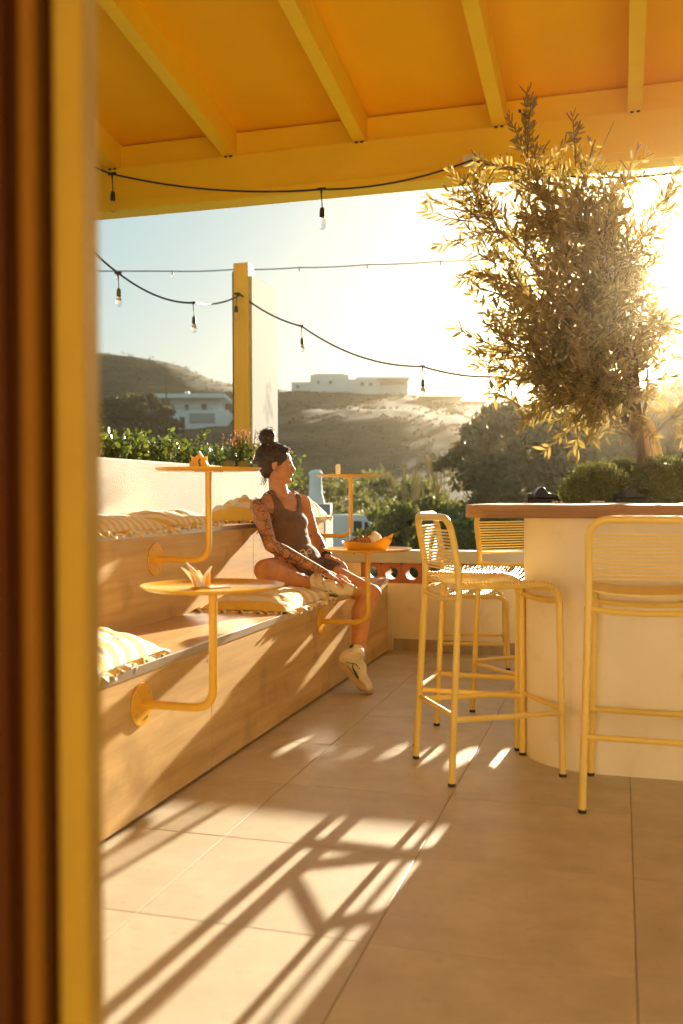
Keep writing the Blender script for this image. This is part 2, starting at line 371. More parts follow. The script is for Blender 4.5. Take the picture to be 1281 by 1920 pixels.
# dark mass of trees to the right, behind the counter
for (px, topy, d, w, sd, lab) in [
    (918, 756, 33, 3.7, 1, 'dark evergreen tree at the left end of the dense tree clump beyond the white house'),
    (985, 738, 29, 4.5, 2, 'dark evergreen tree second from the left in the clump behind the bar stools'),
    (1075, 712, 27, 4.8, 3, 'tallest dark tree of the clump, directly behind the olive tree crown'),
    (1165, 700, 25, 4.6, 4, 'dark tree behind the two clipped topiary balls in the glare'),
    (1255, 690, 26, 4.9, 5, 'dark hazy tree behind the olive trunk at the right edge'),
    (1345, 685, 24, 4.6, 6, 'dark hazy tree just beyond the right edge of the view')]:
    b = at(px, 930, d); b.z = gz(px, d); h = EYE+(930-topy)/1800*d - b.z
    leafy('evergreen_tree', b, h, w, 46, 170, .12, M_fleaf, lab, 'tree', 'dark trees beyond the terrace', sd, droop=0.0)
for (px, topy, d, w, sd, lab) in [
    (585, 888, 47, 4.5, 11, 'green bush growing around the white chimney'),
    (655, 896, 50, 5.0, 12, 'bush under the upper right round table, behind the van roof'),
    (720, 888, 46, 4.6, 13, 'yellow green bush right of the upper round table'),
    (775, 905, 40, 4.2, 14, 'sunlit yellow green bush between the van and the dark trees'),
    (745, 950, 31, 3.2, 15, 'low dark green bush just right of the parked van'),
    (820, 925, 33, 3.6, 16, 'bush with dry stalks at the foot of the dark trees'),
    (860, 965, 26, 3.2, 17, 'dark low bush behind the near bar stool backrest'),
    (940, 950, 24, 3.4, 18, 'dark low bush seen under the left end of the countertop')]:
    b = at(px, 930, d); b.z = gz(px, d); h = EYE+(930-topy)/1800*d - b.z
    leafy('bush', b, h, w, 26, 130, .10, M_bleaf, lab, 'bush', 'bushes on the slope below the terrace', sd, .07, droop=0.0)
for (px, topy, d, w, sd, lab) in [
    (225, 742, 108, 6.5, 21, 'round dark tree left of the white two storey house'),
    (268, 737, 110, 7.0, 22, 'large round dark tree in front of the white house, touching its left side'),
    (305, 765, 106, 5.0, 23, 'small dark tree in front of the lower left corner of the white house')]:
    b = at(px, 930, d); b.z = gz(px, d)-.5; h = EYE+(930-topy)/1800*d - b.z
    leafy('round_tree', b, h, w, 24, 160, .26, M_fleaf, lab, 'tree', 'trees by the white house', sd, .2, droop=.1)
def reeds(px, d, topy, lab, sd, n=12):
    rr = random.Random(sd); b = at(px, 930, d); b.z = gz(px, d); h = EYE+(930-topy)/1800*d-b.z
    t = thing('reed_tuft', b, 0, lab, 'reeds', 'dry reed tufts on the slope')
    m = MB(); q = MB()
    for k in range(n):
        an = rr.uniform(0,6.28); ln = rr.uniform(.15,.5)*h*.5; e = Vector((math.cos(an)*ln, math.sin(an)*ln, h*rr.uniform(.75,1)))
        m.tube([(0,0,0), (e.x*.4, e.y*.4, e.z*.6), e], [.03,.022,.01], 4)
        q.tube([e-Vector((e.x*.2,e.y*.2,h*.14)), e, e+Vector((e.x*.15,e.y*.15,.25))], [.02,.06,.01], 5)
    tag(m.build('stalks', M_reed, t), kind='stuff'); tag(q.build('plumes', M_reed, t), kind='stuff')
reeds(765, 37, 872, 'pale dry reed tuft standing above the bushes beside the round table', 31)
reeds(800, 35, 905, 'pale dry reed tuft just left of the dark trees', 32, 9)
reeds(833, 38, 862, 'tall dry reed tuft against the left flank of the dark trees', 33, 8)

# ------------------------------------------------------------------ far buildings
def far_box(m, d, x0, x1, y0, y1, dep=4, near=0.0, mi=0):
    "box in a building's local frame from photo extents (local x right, y away, z up)"
    k = d/1800; return m.b2(((x0-far_box.cx)*k, near, EYE+(930-y1)*k-far_box.z0), ((x1-far_box.cx)*k, near+dep, EYE+(930-y0)*k-far_box.z0), mi)
def start(px, y1, d):
    far_box.cx = px; far_box.z0 = EYE+(930-y1)*d/1800; p = at(px, y1, d); return p
RZ = TH
def opening(par, d, x0, x1, y0, y1, mat_=None, near=-.02, name='window'):
    fr = MB(); k = d/1800
    far_box(fr, d, x0, x1, y0, y1, .12, near-.06); w = fr.build(name, M_grey, par)
    gl = MB(); far_box(gl, d, x0+.15*(x1-x0)/2, x1-.15*(x1-x0)/2, y0+.12*(y1-y0), y1-.06*(y1-y0), .1, near-.1); gl.build('pane', mat_ or M_dark, w); return w
d = 122; p = start(365, 806, d)
h = thing('white_house', p, RZ, 'white two storey flat roofed house on the hillside behind the round dark trees', 'house')
m = MB(); far_box(m, d, 318, 411, 746, 770, 6, .9); m.build('upper_wall', M_whitef, h)
m = MB(); far_box(m, d, 314, 428, 768, 812, 8, 0); m.build('lower_wall', M_whitef, h)
m = MB(); far_box(m, d, 292, 424, 738, 746, 8, -.6); m.build('roof', M_whitef, h)
m = MB(); far_box(m, d, 343, 351, 730, 738, .6, 2); m.build('chimney', M_whitef, h)
m = MB(); far_box(m, d, 326, 400, 764, 765, .05, -.05); [far_box(m, d, x, x+.6, 764, 768, .05, -.04) for x in range(326, 401, 8)]; m.build('balcony_rail', M_grey, h)
for a in [(318,325,756,763), (346,353,756,767), (377,387,755,768)]: opening(h, d, *a, near=.88)
for a in [(338,348,780,798), (320,326,780,792)]: opening(h, d, *a)
opening(h, d, 356, 404, 774, 792, M_grey, name='garage_opening')
m = MB(); m.tube([(0,0,-1), (0,0,5.6)], .09, 6); pl = m.build('utility_pole', M_pole); pl.location = at(313, 790, 118); tag(pl, 'thin timber utility pole in front of the white house', 'pole')
d = 112; p = start(235, 815, d)
h = thing('low_white_wall', p, RZ, 'low white outbuilding wall half hidden under the round trees', 'outbuilding')
m = MB(); far_box(m, d, 198, 245, 800, 822, 2, 0); m.build('wall', M_whitef, h); m = MB(); far_box(m, d, 246, 272, 790, 822, 2, 1.2); m.build('wall', M_whitef, h)

d = 148; p = start(620, 740, d)
h = thing('hilltop_house', p, RZ, 'white stepped flat roofed house on the ridge, nearest the tall white sign', 'house', 'white houses on the ridge')
m = MB(); far_box(m, d, 583, 655, 703, 742, 6, 0); m.build('wall', M_whitef, h)
m = MB(); far_box(m, d, 547, 584, 715, 742, 5, 1); m.build('low_wing', M_whitef, h)
m = MB(); far_box(m, d, 590, 648, 700, 703.5, 5, .5); m.build('roof_parapet', M_whitef, h)
for a in [(618,624,714,720), (596,600,714,720), (556,562,721,727)]: opening(h, d, *a, near=0 if a[0] > 584 else .98)
p = start(715, 740, d)
h = thing('hilltop_house', p, RZ, 'wide white flat roofed house on the ridge with a long shaded porch', 'house', 'white houses on the ridge')
m = MB(); far_box(m, d, 668, 766, 707, 744, 6, .2); m.build('wall', M_whitef, h)
m = MB(); far_box(m, d, 655, 712, 712, 744, 5, -.6); m.build('low_wing', M_whitef, h)
m = MB(); far_box(m, d, 706, 768, 709, 712.5, 3, -1.2); m.build('porch_roof', M_whitef, h)
opening(h, d, 714, 760, 716, 722, M_grey, near=.17, name='porch_opening')
for a in [(676,683,718,725), (692,699,718,725)]: opening(h, d, *a, near=-.62)
d = 140; p = start(835, 768, d)
h = thing('hilltop_pergola_house', p, RZ, 'small white house with a flat pergola roof on the lower right of the ridge', 'house')
m = MB(); far_box(m, d, 812, 872, 752, 772, 5, 0); m.build('wall', M_whitef, h)
m = MB(); far_box(m, d, 787, 868, 744.5, 747, 5, -1); [far_box(m, d, x, x+1.2, 746, 770, .2, -.9) for x in (790, 826, 864)]; m.build('pergola', M_pole, h)
for a in [(826,832,756,762), (846,852,756,762)]: opening(h, d, *a)
d = 132; p = start(895, 772, d)
h = thing('shade_pergola', p, RZ, 'small flat shade roof on thin posts beside the dark tree tops', 'pergola')
m = MB(); far_box(m, d, 872, 916, 752.5, 755, 4, 0); m.build('roof', M_pole, h)
for x in (875, 895, 912): m = MB(); far_box(m, d, x, x+1.2, 754, 775, .2, .2); m.build('post', M_pole, h)
m = MB(); m.tube([(0,0,-1), (0,0,5.5)], .06, 6); pl = m.build('utility_pole', M_pole); pl.location = at(917, 765, 100); tag(pl, 'thin tall pole on the ridge left of the olive leaves', 'pole')

# chimney house below the terrace
d = 28; p = start(590, 1010, d)
h = thing('lower_house', p, RZ, 'small house below the terrace with grey roof and tapered white chimney', 'house')
m = MB(); far_box(m, d, 480, 617, 965, 1060, 4, .3); m.build('wall', M_whitef, h)
m = MB(); far_box(m, d, 474, 620, 945, 965, 4.6, 0, 0); m.build('roof', M_grey, h)
k = d/1800; m = MB(); zc = lambda y: EYE+(930-y)*k-far_box.z0
m.lathe([(.30, zc(948)), (.27, zc(940)), (.205, zc(925)), (.19, zc(905)), (.185, zc(889))], 16, (0,1.2,0)); m.lathe([(.21, zc(889)), (.22, zc(885)), (.15, zc(880)), (.0, zc(878))], 16, (0,1.2,0)); m.build('chimney', M_whitef, h, smooth=True)

# van
d = 38; k = d/1800
M_van = mat('pale_blue_van_paint', (.62,.68,.70), .35, c2=(.58,.64,.66), scale=1, coat=.3)
vt = cw((708-640.5)/1800*d, d, EYE-(965-930)*k-2.0)
van = thing('parked_van', vt, RZ, 'pale blue white delivery van parked below the terrace, seen from its side', 'van')
prof = [(-4.6,.35),(-4.62,1.8),(-4.5,1.98),(-.75,2.0),(-.45,1.92),(-.05,1.15),(.55,1.0),(.72,.8),(.74,.35)]
Mx = Matrix(((1,0,0),(0,0,1),(0,1,0)))
m = MB(); m.prism(prof, 0, 1.75, M=Mx); m.build('body', M_van, van, smooth=True, angle=.5)
for (poly, nm) in [([(-.95,1.15),(-.95,1.75),(-.62,1.75),(-.62,1.15)], 'side_window'), ([(-.52,1.15),(-.52,1.72),(-.42,1.72),(-.14,1.15)], 'side_window')]:
    m = MB(); m.prism(poly, -.02, .03, M=Mx); m.build(nm, M_dark, van)
m = MB(); m.prism([(-.42,1.86),(-.40,1.88),(-.03,1.2),(-.05,1.18)], .12, 1.63, M=Mx); m.build('windscreen', M_dark, van)
for x in (-3.7, -.15):
    for y in (.02, 1.73):
        m = MB(); m.lathe([(.33,-.1),(.34,0),(.33,.1)], 18, (x,y,.34), M=Matrix.Rotation(math.pi/2,3,'X')); w = m.build('wheel', M_rubber, van)
        m = MB(); m.lathe([(.2,-.115),(.2,.115)], 14, (x,y,.34), M=Matrix.Rotation(math.pi/2,3,'X')); m.build('rim', M_alu, w)

# ------------------------------------------------------------------ tall sign on yellow posts
sx, sy = -4.13, 10.25
sg = thing('tall_sign', (sx, sy, -1.9), 0, 'tall white sign board carried by yellow timber posts beyond the hedge', 'sign')
M_ypost = mat('yellow_post_paint', (.60,.36,.04), .55, c2=(.52,.30,.03), scale=3, stretch=(4,4,.6), bump=.1)
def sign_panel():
    m, nt, p = new_mat('white_board_reflection'); N = nt.nodes; L = nt.links; p.inputs['Roughness'].default_value = .8; p.inputs['Specular IOR Level'].default_value = .2
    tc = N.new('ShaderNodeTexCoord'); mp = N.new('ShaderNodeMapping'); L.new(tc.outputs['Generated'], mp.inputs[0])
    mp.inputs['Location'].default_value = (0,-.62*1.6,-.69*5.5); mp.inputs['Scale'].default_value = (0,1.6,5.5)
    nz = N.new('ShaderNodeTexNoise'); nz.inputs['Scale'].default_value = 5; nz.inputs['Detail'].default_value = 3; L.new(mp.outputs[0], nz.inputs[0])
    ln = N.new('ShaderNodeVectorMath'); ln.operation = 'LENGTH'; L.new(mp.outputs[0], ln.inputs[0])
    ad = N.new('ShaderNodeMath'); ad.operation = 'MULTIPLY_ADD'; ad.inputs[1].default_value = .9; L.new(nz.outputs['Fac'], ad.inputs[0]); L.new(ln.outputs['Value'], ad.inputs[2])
    cr = N.new('ShaderNodeValToRGB'); e = cr.color_ramp.elements; e[0].position = .50; e[0].color = (.16,.15,.13,1); e[1].position = .78; e[1].color = (.40,.385,.355,1)  # grey smear painted into the board colour stands for a reflection
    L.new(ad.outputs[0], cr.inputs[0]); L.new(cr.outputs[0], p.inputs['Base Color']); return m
k = 11.0/1800; zt = lambda y, dd=11.0: EYE+(930-y)/1800*dd+1.9
m = MB(); m.b2((-.09,-.09,0), (.09,.09,zt(497)), bev=.006); m.build('post', M_ypost, sg)
m = MB(); m.b2((-.09,.62,0), (.09,.80,zt(541,11.6)), bev=.006); m.build('post', M_ypost, sg)
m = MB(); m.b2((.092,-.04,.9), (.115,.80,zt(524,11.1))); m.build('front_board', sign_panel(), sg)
m = MB(); m.b2((-.118,-.06,.9), (-.093,.80,zt(515,11.1))); m.build('rear_board', M_pole, sg)
# ------------------------------------------------------------------ terrace floor
BX0, BX1, WX = -1.57, -2.045, -2.50          # lower front face, upper riser, stucco wall
SEAT1, SEAT2, WTOP = .525, .94, 1.30
YP, BEND, YB = 6.66, 6.56, 6.60               # parapet face, bench end
m = MB(); m.b2((-2.6,-4,-.12), (5.2,YP+.02,-.002)); tag(m.build('terrace_slab', M_grout), kind='structure')
fl = bpy.data.objects.new('terrace_floor', None); COL.objects.link(fl); fl['kind'] = 'structure'
TX, TY, GAP = .632, .592, .0034
tm = MB(); tm.box((0,0,-.007), (TX-GAP, TY-GAP, .014), bev=.0015); tme = tm.mesh('floor_tile', M_tile)
for i in range(-2, 9):
    for j in range(-6, 8):
        x = -.595+(i+.5)*TX; y = 2.27+(j+.5)*TY
        if x < -1.8 or y > YP+.2: continue
        o = link('floor_tile', tme, fl, (x, y, rnd.uniform(-.0005,.0005)))
# parapet with pierced terracotta
pp = thing('parapet_wall', (0, YP, 0), 0, 'low cream parapet wall closing the terrace, with a row of pierced terracotta blocks', 'wall')
x0, x1, th = BX1-.05, 5.2, .16
m = MB(); m.b2((x0,0,0), (x1,th,.478), bev=.004); m.build('wall_base', M_counter, pp)
m = MB(); m.b2((x0,-.012,.622), (x1,th+.012,.712), bev=.008); m.build('coping', M_stucco, pp)
m = MB(); m.b2((BX0+.02,-.014,0), (x1,-.001,.085), bev=.002); m.build('skirting', M_skirt, pp)
hole = MB(); a, rr_ = .0715, .046; n = 24
ring = [(math.cos(2*math.pi*(k+.5)/n), math.sin(2*math.pi*(k+.5)/n)) for k in range(n)]
def sq(c, s_): 
    q = a/max(abs(c), abs(s_)); return c*q, s_*q
V = []
for y in (.012, th-.012):
    V += [Vector((sq(c,s_)[0], y, sq(c,s_)[1])) for c, s_ in ring]; V += [Vector((c*rr_, y, s_*rr_)) for c, s_ in ring]
F = []
for k in range(n):
    k2 = (k+1) % n
    F += [(k,k2,n+k2,n+k), (2*n+k,3*n+k,3*n+k2,2*n+k2), (n+k,n+k2,3*n+k2,3*n+k), (k,2*n+k,2*n+k2,k2)]
hole.add(V, F); hme = hole.mesh('terracotta_block', M_terra, smooth=True)
k = 0; x = BX1+.33
while x < 4.9:
    link('terracotta_block', hme, pp, (x, 0, .55)); x += .1475
m = MB()
x = BX1+.33-.07375
while x < 4.95: m.b2((x-.0022,.016,.4782), (x+.0022,th-.016,.6218)); x += .1475
m.build('grout_joint', M_skirt, pp)
m = MB(); m.b2((x0,0,.4785), (BX1+.33-.078,th,.6215)); m.build('wall_base', M_counter, pp)

# ------------------------------------------------------------------ stepped bench
bn = thing('stepped_bench', (BX0, 0, 0), 0, 'two level plywood bench built against the white wall on the left', 'bench')
bn['kind'] = 'structure' if False else bn.get('kind', '') or ''
del bn['kind']
L0 = -BX0
def bpart(lo, hi, name, mt, bev=.002):
    m = MB(); m.b2((lo[0]-BX0,lo[1],lo[2]), (hi[0]-BX0,hi[1],hi[2]), bev=bev); return m.build(name, mt, bn)
joints = [-2.4, -1.23, 1.15, 3.53, 5.91, BEND]
for y0, y1 in zip(joints[:-1], joints[1:]):
    if y1-y0 > 1.8:
        bpart((BX0-.018, y0+.0015, .012), (BX0, y1-.0015, SEAT1-.019), 'front_panel', M_ply)
    else: bpart((BX0-.018, y0+.0015, .012), (BX0, y1-.0015, SEAT1-.019), 'front_panel', M_ply)
sj = [-2.4, -.6, 1.8, 4.2, BEND]
for y0, y1 in zip(sj[:-1], sj[1:]):
    bpart((BX1+.0005, y0+.001, SEAT1-.018), (BX0-.006, y1-.001, SEAT1), 'seat_panel', M_plyt)
rj = [-2.4, .4, 2.8, 5.2, YP-.057]
for y0, y1 in zip(rj[:-1], rj[1:]):
    bpart((BX1-.018, y0+.001, SEAT1-.03), (BX1, y1-.001, SEAT2-.019), 'riser_panel', M_ply)
    bpart((WX+.002, y0+.001, SEAT2-.018), (BX1-.004, y1-.001, SEAT2), 'upper_seat_panel', M_plyt)
bpart((BX0-.008, -2.4, SEAT1-.03), (BX0+.0035, BEND-.002, SEAT1+.0025), 'edge_strip', M_alu, .001)
bpart((BX1-.008, -2.4, SEAT2-.022), (BX1+.0035, YP-.057, SEAT2+.0025), 'edge_strip', M_alu, .001)
bpart((BX1, BEND-.018, 0.0), (BX0-.02, BEND, SEAT1-.02), 'end_panel', M_ply)
bpart((BX0-.10, BEND-.0155, SEAT1-.03), (BX0+.004, BEND+.006, SEAT1+.003), 'end_cap', M_ply)
for i, (y, z) in enumerate([(3.50,.45),(3.50,.08),(3.56,.45),(3.56,.08)]):
    m = MB(); m.lathe([(.006,0),(.006,.0012),(0,.0012)], 8, (0,y,z), M=Matrix.Rotation(math.pi/2,3,'Y')); m.build('screw_head', M_skirt, bn)
# stucco wall and planting bed behind it
w = thing('stucco_wall', (WX, 0, 0), 0, 'rough white stucco wall behind the bench, topped by a green hedge', 'wall')
m = MB(); m.b2((-.165,-2.4,-1.9), (0,YP+.16,WTOP), bev=.012); m.build('wall', M_stucco, w)
m = MB(); m.b2((-.16,YP-.055,-.0), (.458,YP+.15,SEAT2+.004), bev=.008); m.build('end_wall', M_stucco, w)
m = MB(); m.b2((-.80,-2.4,-1.9), (-.165,YP+.1,1.16)); m.build('planting_bed', M_soil, w)

# ------------------------------------------------------------------ counter
def stadium(cx, cy, r, xr, n=14):
    pts = [(cx+r*math.cos(a_), cy+r*math.sin(a_)) for a_ in [math.pi/2+math.pi*k/n for k in range(n+1)]]
    return pts + [(xr, cy-r), (xr, cy+r)]
ct = thing('bar_counter', (0, 4.22, 0), 0, 'curved cream bar counter with a thick brown wooden top', 'counter')
m = MB(); m.prism(stadium(-.075, 0, .325, 3.0, 28), 0, 1.01); m.build('counter_body', M_counter, ct, smooth=True, angle=.6)
def stad2(cx, r, xr, y0, y1, rc, n=8):
    P = []
    for (x, y, a0) in [(cx+rc, y1-rc, math.pi/2), (cx+rc, y0+rc, math.pi)]:
        P += [(x+rc*math.cos(a0+k*math.pi/2/n), y+rc*math.sin(a0+k*math.pi/2/n)) for k in range(n+1)]
    return P+[(xr, y0), (xr, y1)]
bm_ = bmesh.new()
m = MB(); m.prism(stad2(-.61, .5, 3.0, -.44, .50, .16), 1.0115, 1.063); top = m.build('countertop', M_wood, ct, smooth=True, angle=.6); bm_.free()
bv = top.modifiers.new('bevel', 'BEVEL'); bv.width = .004; bv.segments = 2; bv.limit_method = 'ANGLE'
# planter with topiary and olive tree behind the counter
pt = thing('planter_box', (-.28, 4.96, 0), 0, 'long cream planter behind the counter holding clipped shrubs and the olive tree', 'planter')
m = MB()
for lo, hi in [((0,0,0),(3.2,.06,.92)), ((0,1.04,0),(3.2,1.10,.92)), ((0,.0605,0),(.06,1.0395,.92)), ((3.14,.0605,0),(3.2,1.0395,.92))]: m.b2(lo, hi, bev=.006)
m.build('planter_wall', M_counter, pt); m = MB(); m.b2((.061,.061,.02),(3.139,1.039,.86)); m.build('soil', M_soil, pt)
def topiary(px, py, d, r, lab, sd):
    c = at(px, py, d); rr = random.Random(sd); t = thing('topiary_ball', (c.x, c.y, .86), 0, lab, 'shrub', 'clipped shrubs behind the counter')
    st = MB(); st.tube([(0,0,0), (0,0,c.z-.86)], .012, 6); st.build('stem', M_bark, t)
    core = MB(); core.ball((0,0,c.z-.86), r*.80, 16); q = MB()
    for _ in range(5200):
        v = Vector((rr.gauss(0,1), rr.gauss(0,1), rr.gauss(0,1))).normalized(); R_ = r*(rr.uniform(.80,1.0)+.06*noise.noise(v*3+Vector((sd,0,0))))
        p = v*R_ + Vector((0,0,c.z-.86)); tt = (v*.8+Vector((rr.gauss(0,.6), rr.gauss(0,.6), rr.gauss(0,.6)))).normalized(); b = tt.cross(Vector((rr.gauss(0,1), rr.gauss(0,1), rr.gauss(0,1)))).normalized(); s_ = rr.uniform(.007,.012)
        q.add([p, p+tt*s_+b*s_*.6, p+tt*s_*2.1, p+tt*s_-b*s_*.6], [(0,1,2,3)])
    core.build('core', M_box, t, smooth=True); tag(q.build('foliage', M_box, t), kind='stuff')
topiary(1118, 938, 5.12, .195, 'rounded clipped shrub left of the olive trunk, between the two dark objects', 1)
topiary(1245, 926, 5.15, .20, 'rounded clipped shrub at the right edge, in front of the olive stakes', 2)
topiary(1172, 905, 5.55, .13, 'small clipped shrub peeping between the two larger shrubs', 3)

# ------------------------------------------------------------------ olive tree
OB = cw(.314*5.42, 5.42, .86)
ot = thing('olive_tree', OB, 0, 'staked olive tree with long narrow leaves against the low sun behind the counter', 'tree')
rr = random.Random(77)
def OP(px, py, d): return at(px, py, d) - OB
tr = MB()
fork = OP(1200, 790, 5.42)
tr.tube([(0,0,-.02), OP(1206,880,5.42), OP(1203,830,5.42), fork], [.034,.030,.028,.025], 10)
limbs = []
for (px, py, d, r0) in [(985,290,5.45,.010), (900,400,5.30,.011), (1015,370,5.55,.012), (1080,360,5.2,.012), (1135,345,5.5,.010), (1230,390,5.35,.012), (1285,430,5.6,.011), (930,500,5.6,.009), (940,640,5.2,.009),
                        (1050,420,5.8,.011), (1120,430,5.05,.011), (1190,480,5.7,.011), (1010,700,5.3,.008), (1330,700,5.6,.008), (1250,600,5.9,.009), (1060,560,5.0,.010), (985,580,5.75,.009), (1090,640,5.7,.009), (1120,720,5.1,.006)]:
    e = OP(px, py, d); s0 = fork*rr.uniform(.72,1.0) if py > 450 else fork
    mid = s0.lerp(e, .5)+Vector((rr.gauss(0,.05), rr.gauss(0,.05), rr.uniform(-.02,.12)))
    if px > 1180 and py < 520: mid -= RT*.26; r0 = .006
    pts = [s0, s0.lerp(mid,.5)+Vector((rr.gauss(0,.02),rr.gauss(0,.02),.03)), mid, mid.lerp(e,.55)+Vector((rr.gauss(0,.02),rr.gauss(0,.02),0)), e]
    tr.tube(pts, [r0*1.0, r0*.8, r0*.6, r0*.4, r0*.2], 6); limbs.append(pts)
leaves = []; fol = MB()
def leaf_geo(m, p, t, nrm, ln, wd):
    b = t.cross(nrm).normalized(); n2 = b.cross(t); c = -n2*ln*.06
    m.add([p, p+t*ln*.28+b*wd*.42, p+t*ln*.6+b*wd*.5, p+t*ln*.86+b*wd*.24, p+t*ln+n2*(-ln*.08), p+t*ln*.86-b*wd*.24, p+t*ln*.6-b*wd*.5, p+t*ln*.28-b*wd*.42, p+t*ln*.3+c, p+t*ln*.6+c],
          [(0,1,8),(1,2,9,8),(2,3,9),(3,4,9),(4,5,9),(5,6,9),(6,7,8,9),(7,0,8)])
def twig(p0, dirv, ln):
    w_ = p0+OB; dd_ = w_.xy.dot(FW.xy); px_ = 640.5+1800*w_.xy.dot(RT.xy)/dd_; py_ = 930-1800*(w_.z-EYE)/dd_
    if (px_ > 1175 and 425 < py_ < 615) or (px_ > 1030 and 285 < py_ < 400 and rr.random() < .45) or (py_ < 235 and px_ > 1010 and rr.random() < .6): return     # the open gap in the crown
    n = max(4, int(ln/.029)); dirv = dirv.normalized(); pts = []; p = Vector(p0); dv = dirv.copy()
    for k in range(n+1):
        pts.append(p.copy()); dv = (dv+Vector((rr.gauss(0,.05), rr.gauss(0,.05), rr.gauss(0,.05)+.01))).normalized(); p = p+dv*ln/n
    tr.tube([pts[0], pts[n//2], pts[-1]], [.0035,.0025,.0012], 4)
    side = dv.cross(Vector((rr.gauss(0,1), rr.gauss(0,1), rr.gauss(0,1)))).normalized()
    for k in range(1, n+1):
        t = (pts[min(k+1,n)]-pts[k-1]).normalized(); side = (side-t*side.dot(t)).normalized(); side = t.cross(side).normalized() if k % 2 else side
        for s_ in (1,-1):
            if rr.random() < .08: continue
            td = (t*rr.uniform(.5,1.1)+side*s_*rr.uniform(.5,.95)+Vector((0,0,rr.gauss(0,.2)))).normalized()
            leaves.append((pts[k], td, (side.cross(t)+Vector((rr.gauss(0,.5), rr.gauss(0,.5), rr.gauss(0,.5)))).normalized(), rr.uniform(.048,.088), rr.uniform(.012,.020)))
    leaves.append((pts[-1], dv, side, .05, .012))
cen = OP(1150, 560, 5.45)
for L_ in limbs:
    for _ in range(36):
        s_ = rr.uniform(.28,1); i = min(3, int(s_*4)); p = L_[i].lerp(L_[i+1], s_*4-i)
        out = (p-cen); out = out.normalized() if out.length > .01 else Vector((0,0,1))
        along = (L_[i+1]-L_[i]).normalized()
        twig(p, along*.55+out*.35+Vector((rr.gauss(0,.6), rr.gauss(0,.6), rr.gauss(0,.6)+.12))*1.0, rr.uniform(.20,.42))
def tip(px0, py0, px1, py1, d):
    a_ = OP(px0,py0,d); b_ = OP(px1,py1,d); tr.tube([a_, b_], [.0025,.001], 4); twig(a_.lerp(b_,.15), b_-a_, (b_-a_).length*.9)
for q in [(900,420,806,412,5.3), (930,440,845,372,5.25), (930,650,858,628,5.2), (950,690,893,690,5.2), (940,500,862,470,5.4), (985,275,985,190,5.4), (1120,300,1152,232,5.4), (1080,330,1075,228,5.3), (970,760,985,790,5.2), (1000,780,930,730,5.2), (1200,420,1165,330,5.3), (1240,420,1268,320,5.3), (1190,800,1150,795,5.3), (960,560,895,540,5.3)]: tip(*q)
camv = Vector((0,0,EYE))-OB
order = sorted(range(len(leaves)), key=lambda i: (leaves[i][0]-camv).length)
vis = [i for i in order if 800 < 0 or True][:]
rs = random.Random(4); big = set(order[:900][::3]); 
tr.build('trunk', M_bark, ot, smooth=True)
lm = MB(); leaf_geo(lm, Vector((0,0,0)), Vector((1,0,0)), Vector((0,0,1)), 1.0, .24); lme = lm.mesh('leaf', M_olive)
for i, (p, t, nn, ln, wd) in enumerate(leaves):
    if i in big:
        o = link('leaf', lme, ot); b = t.cross(nn).normalized(); n2 = b.cross(t)
        M4 = Matrix((t, -b, n2)).transposed().to_4x4(); M4.translation = p; o.matrix_local = M4 @ Matrix.Diagonal((ln, ln, ln, 1))
    else: leaf_geo(fol, p, t, nn, ln, wd)
tag(fol.build('foliage', M_olive, ot), kind='stuff')
for q in [(982,222,5.4),(990,226,5.4),(975,214,5.4),(966,380,5.3),(1060,350,5.3)]:
    m = MB(); m.ball(OP(*q), (.008,.008,.011), 8); m.build('olive', M_fruit, ot, smooth=True)
for (x0_, y0_, x1_, y1_, d_) in [(1216,785,1262,884,5.5),(1208,800,1237,884,5.4),(1222,795,1278,884,5.6)]:
    m = MB(); a_ = at(x0_,y0_,d_); b_ = at(x1_,y1_,d_); b_.z = .86; m.tube([b_-Vector((b_.x,b_.y,b_.z)), a_-b_], .016, 8)
    o = m.build('stake', M_stake, smooth=True); o.location = b_
    tag(o, {1262: 'middle of the three pale wooden stakes leaning on the olive trunk', 1237: 'leftmost pale wooden stake leaning on the olive trunk', 1278: 'rightmost pale wooden stake leaning on the olive trunk'}[x1_], 'stake', 'stakes holding the olive tree')

# hedge behind the wall
hd = thing('hedge', (WX-.40, 3.0, 1.12), 0, 'glossy green hedge growing behind the white stucco wall', 'hedge')
rr = random.Random(9); q = MB(); st = MB()
def round_leaf(m, p, t, nrm, s_):
    b = t.cross(nrm).normalized(); m.add([p, p+t*s_*.5+b*s_*.42, p+t*s_*1.1+b*s_*.30, p+t*s_*1.3, p+t*s_*1.1-b*s_*.30, p+t*s_*.5-b*s_*.42], [(0,1,2,3),(0,3,4,5)])
for k in range(620):
    y = rr.uniform(-1.2, 5.2); x = rr.uniform(-.22,.20); H = .31+.12*noise.noise(Vector((y*1.6,2,0)))+rr.uniform(-.05,.05)
    p0 = Vector((x, y, 0)); e = Vector((x+rr.gauss(0,.05), y+rr.gauss(0,.06), H)); st.tube([p0, e], [.004,.002], 4)
    for _ in range(30):
        s_ = rr.uniform(.15,1.05); p = p0.lerp(e, s_); t = Vector((rr.gauss(0,1), rr.gauss(0,1), rr.gauss(.4,.7))).normalized()
        round_leaf(q, p+t*.01, t, Vector((rr.gauss(0,1), rr.gauss(0,1), rr.gauss(1,1))).normalized(), rr.uniform(.016,.032))
st.build('stems', M_bark, hd); tag(q.build('foliage', M_hedge, hd), kind='stuff')
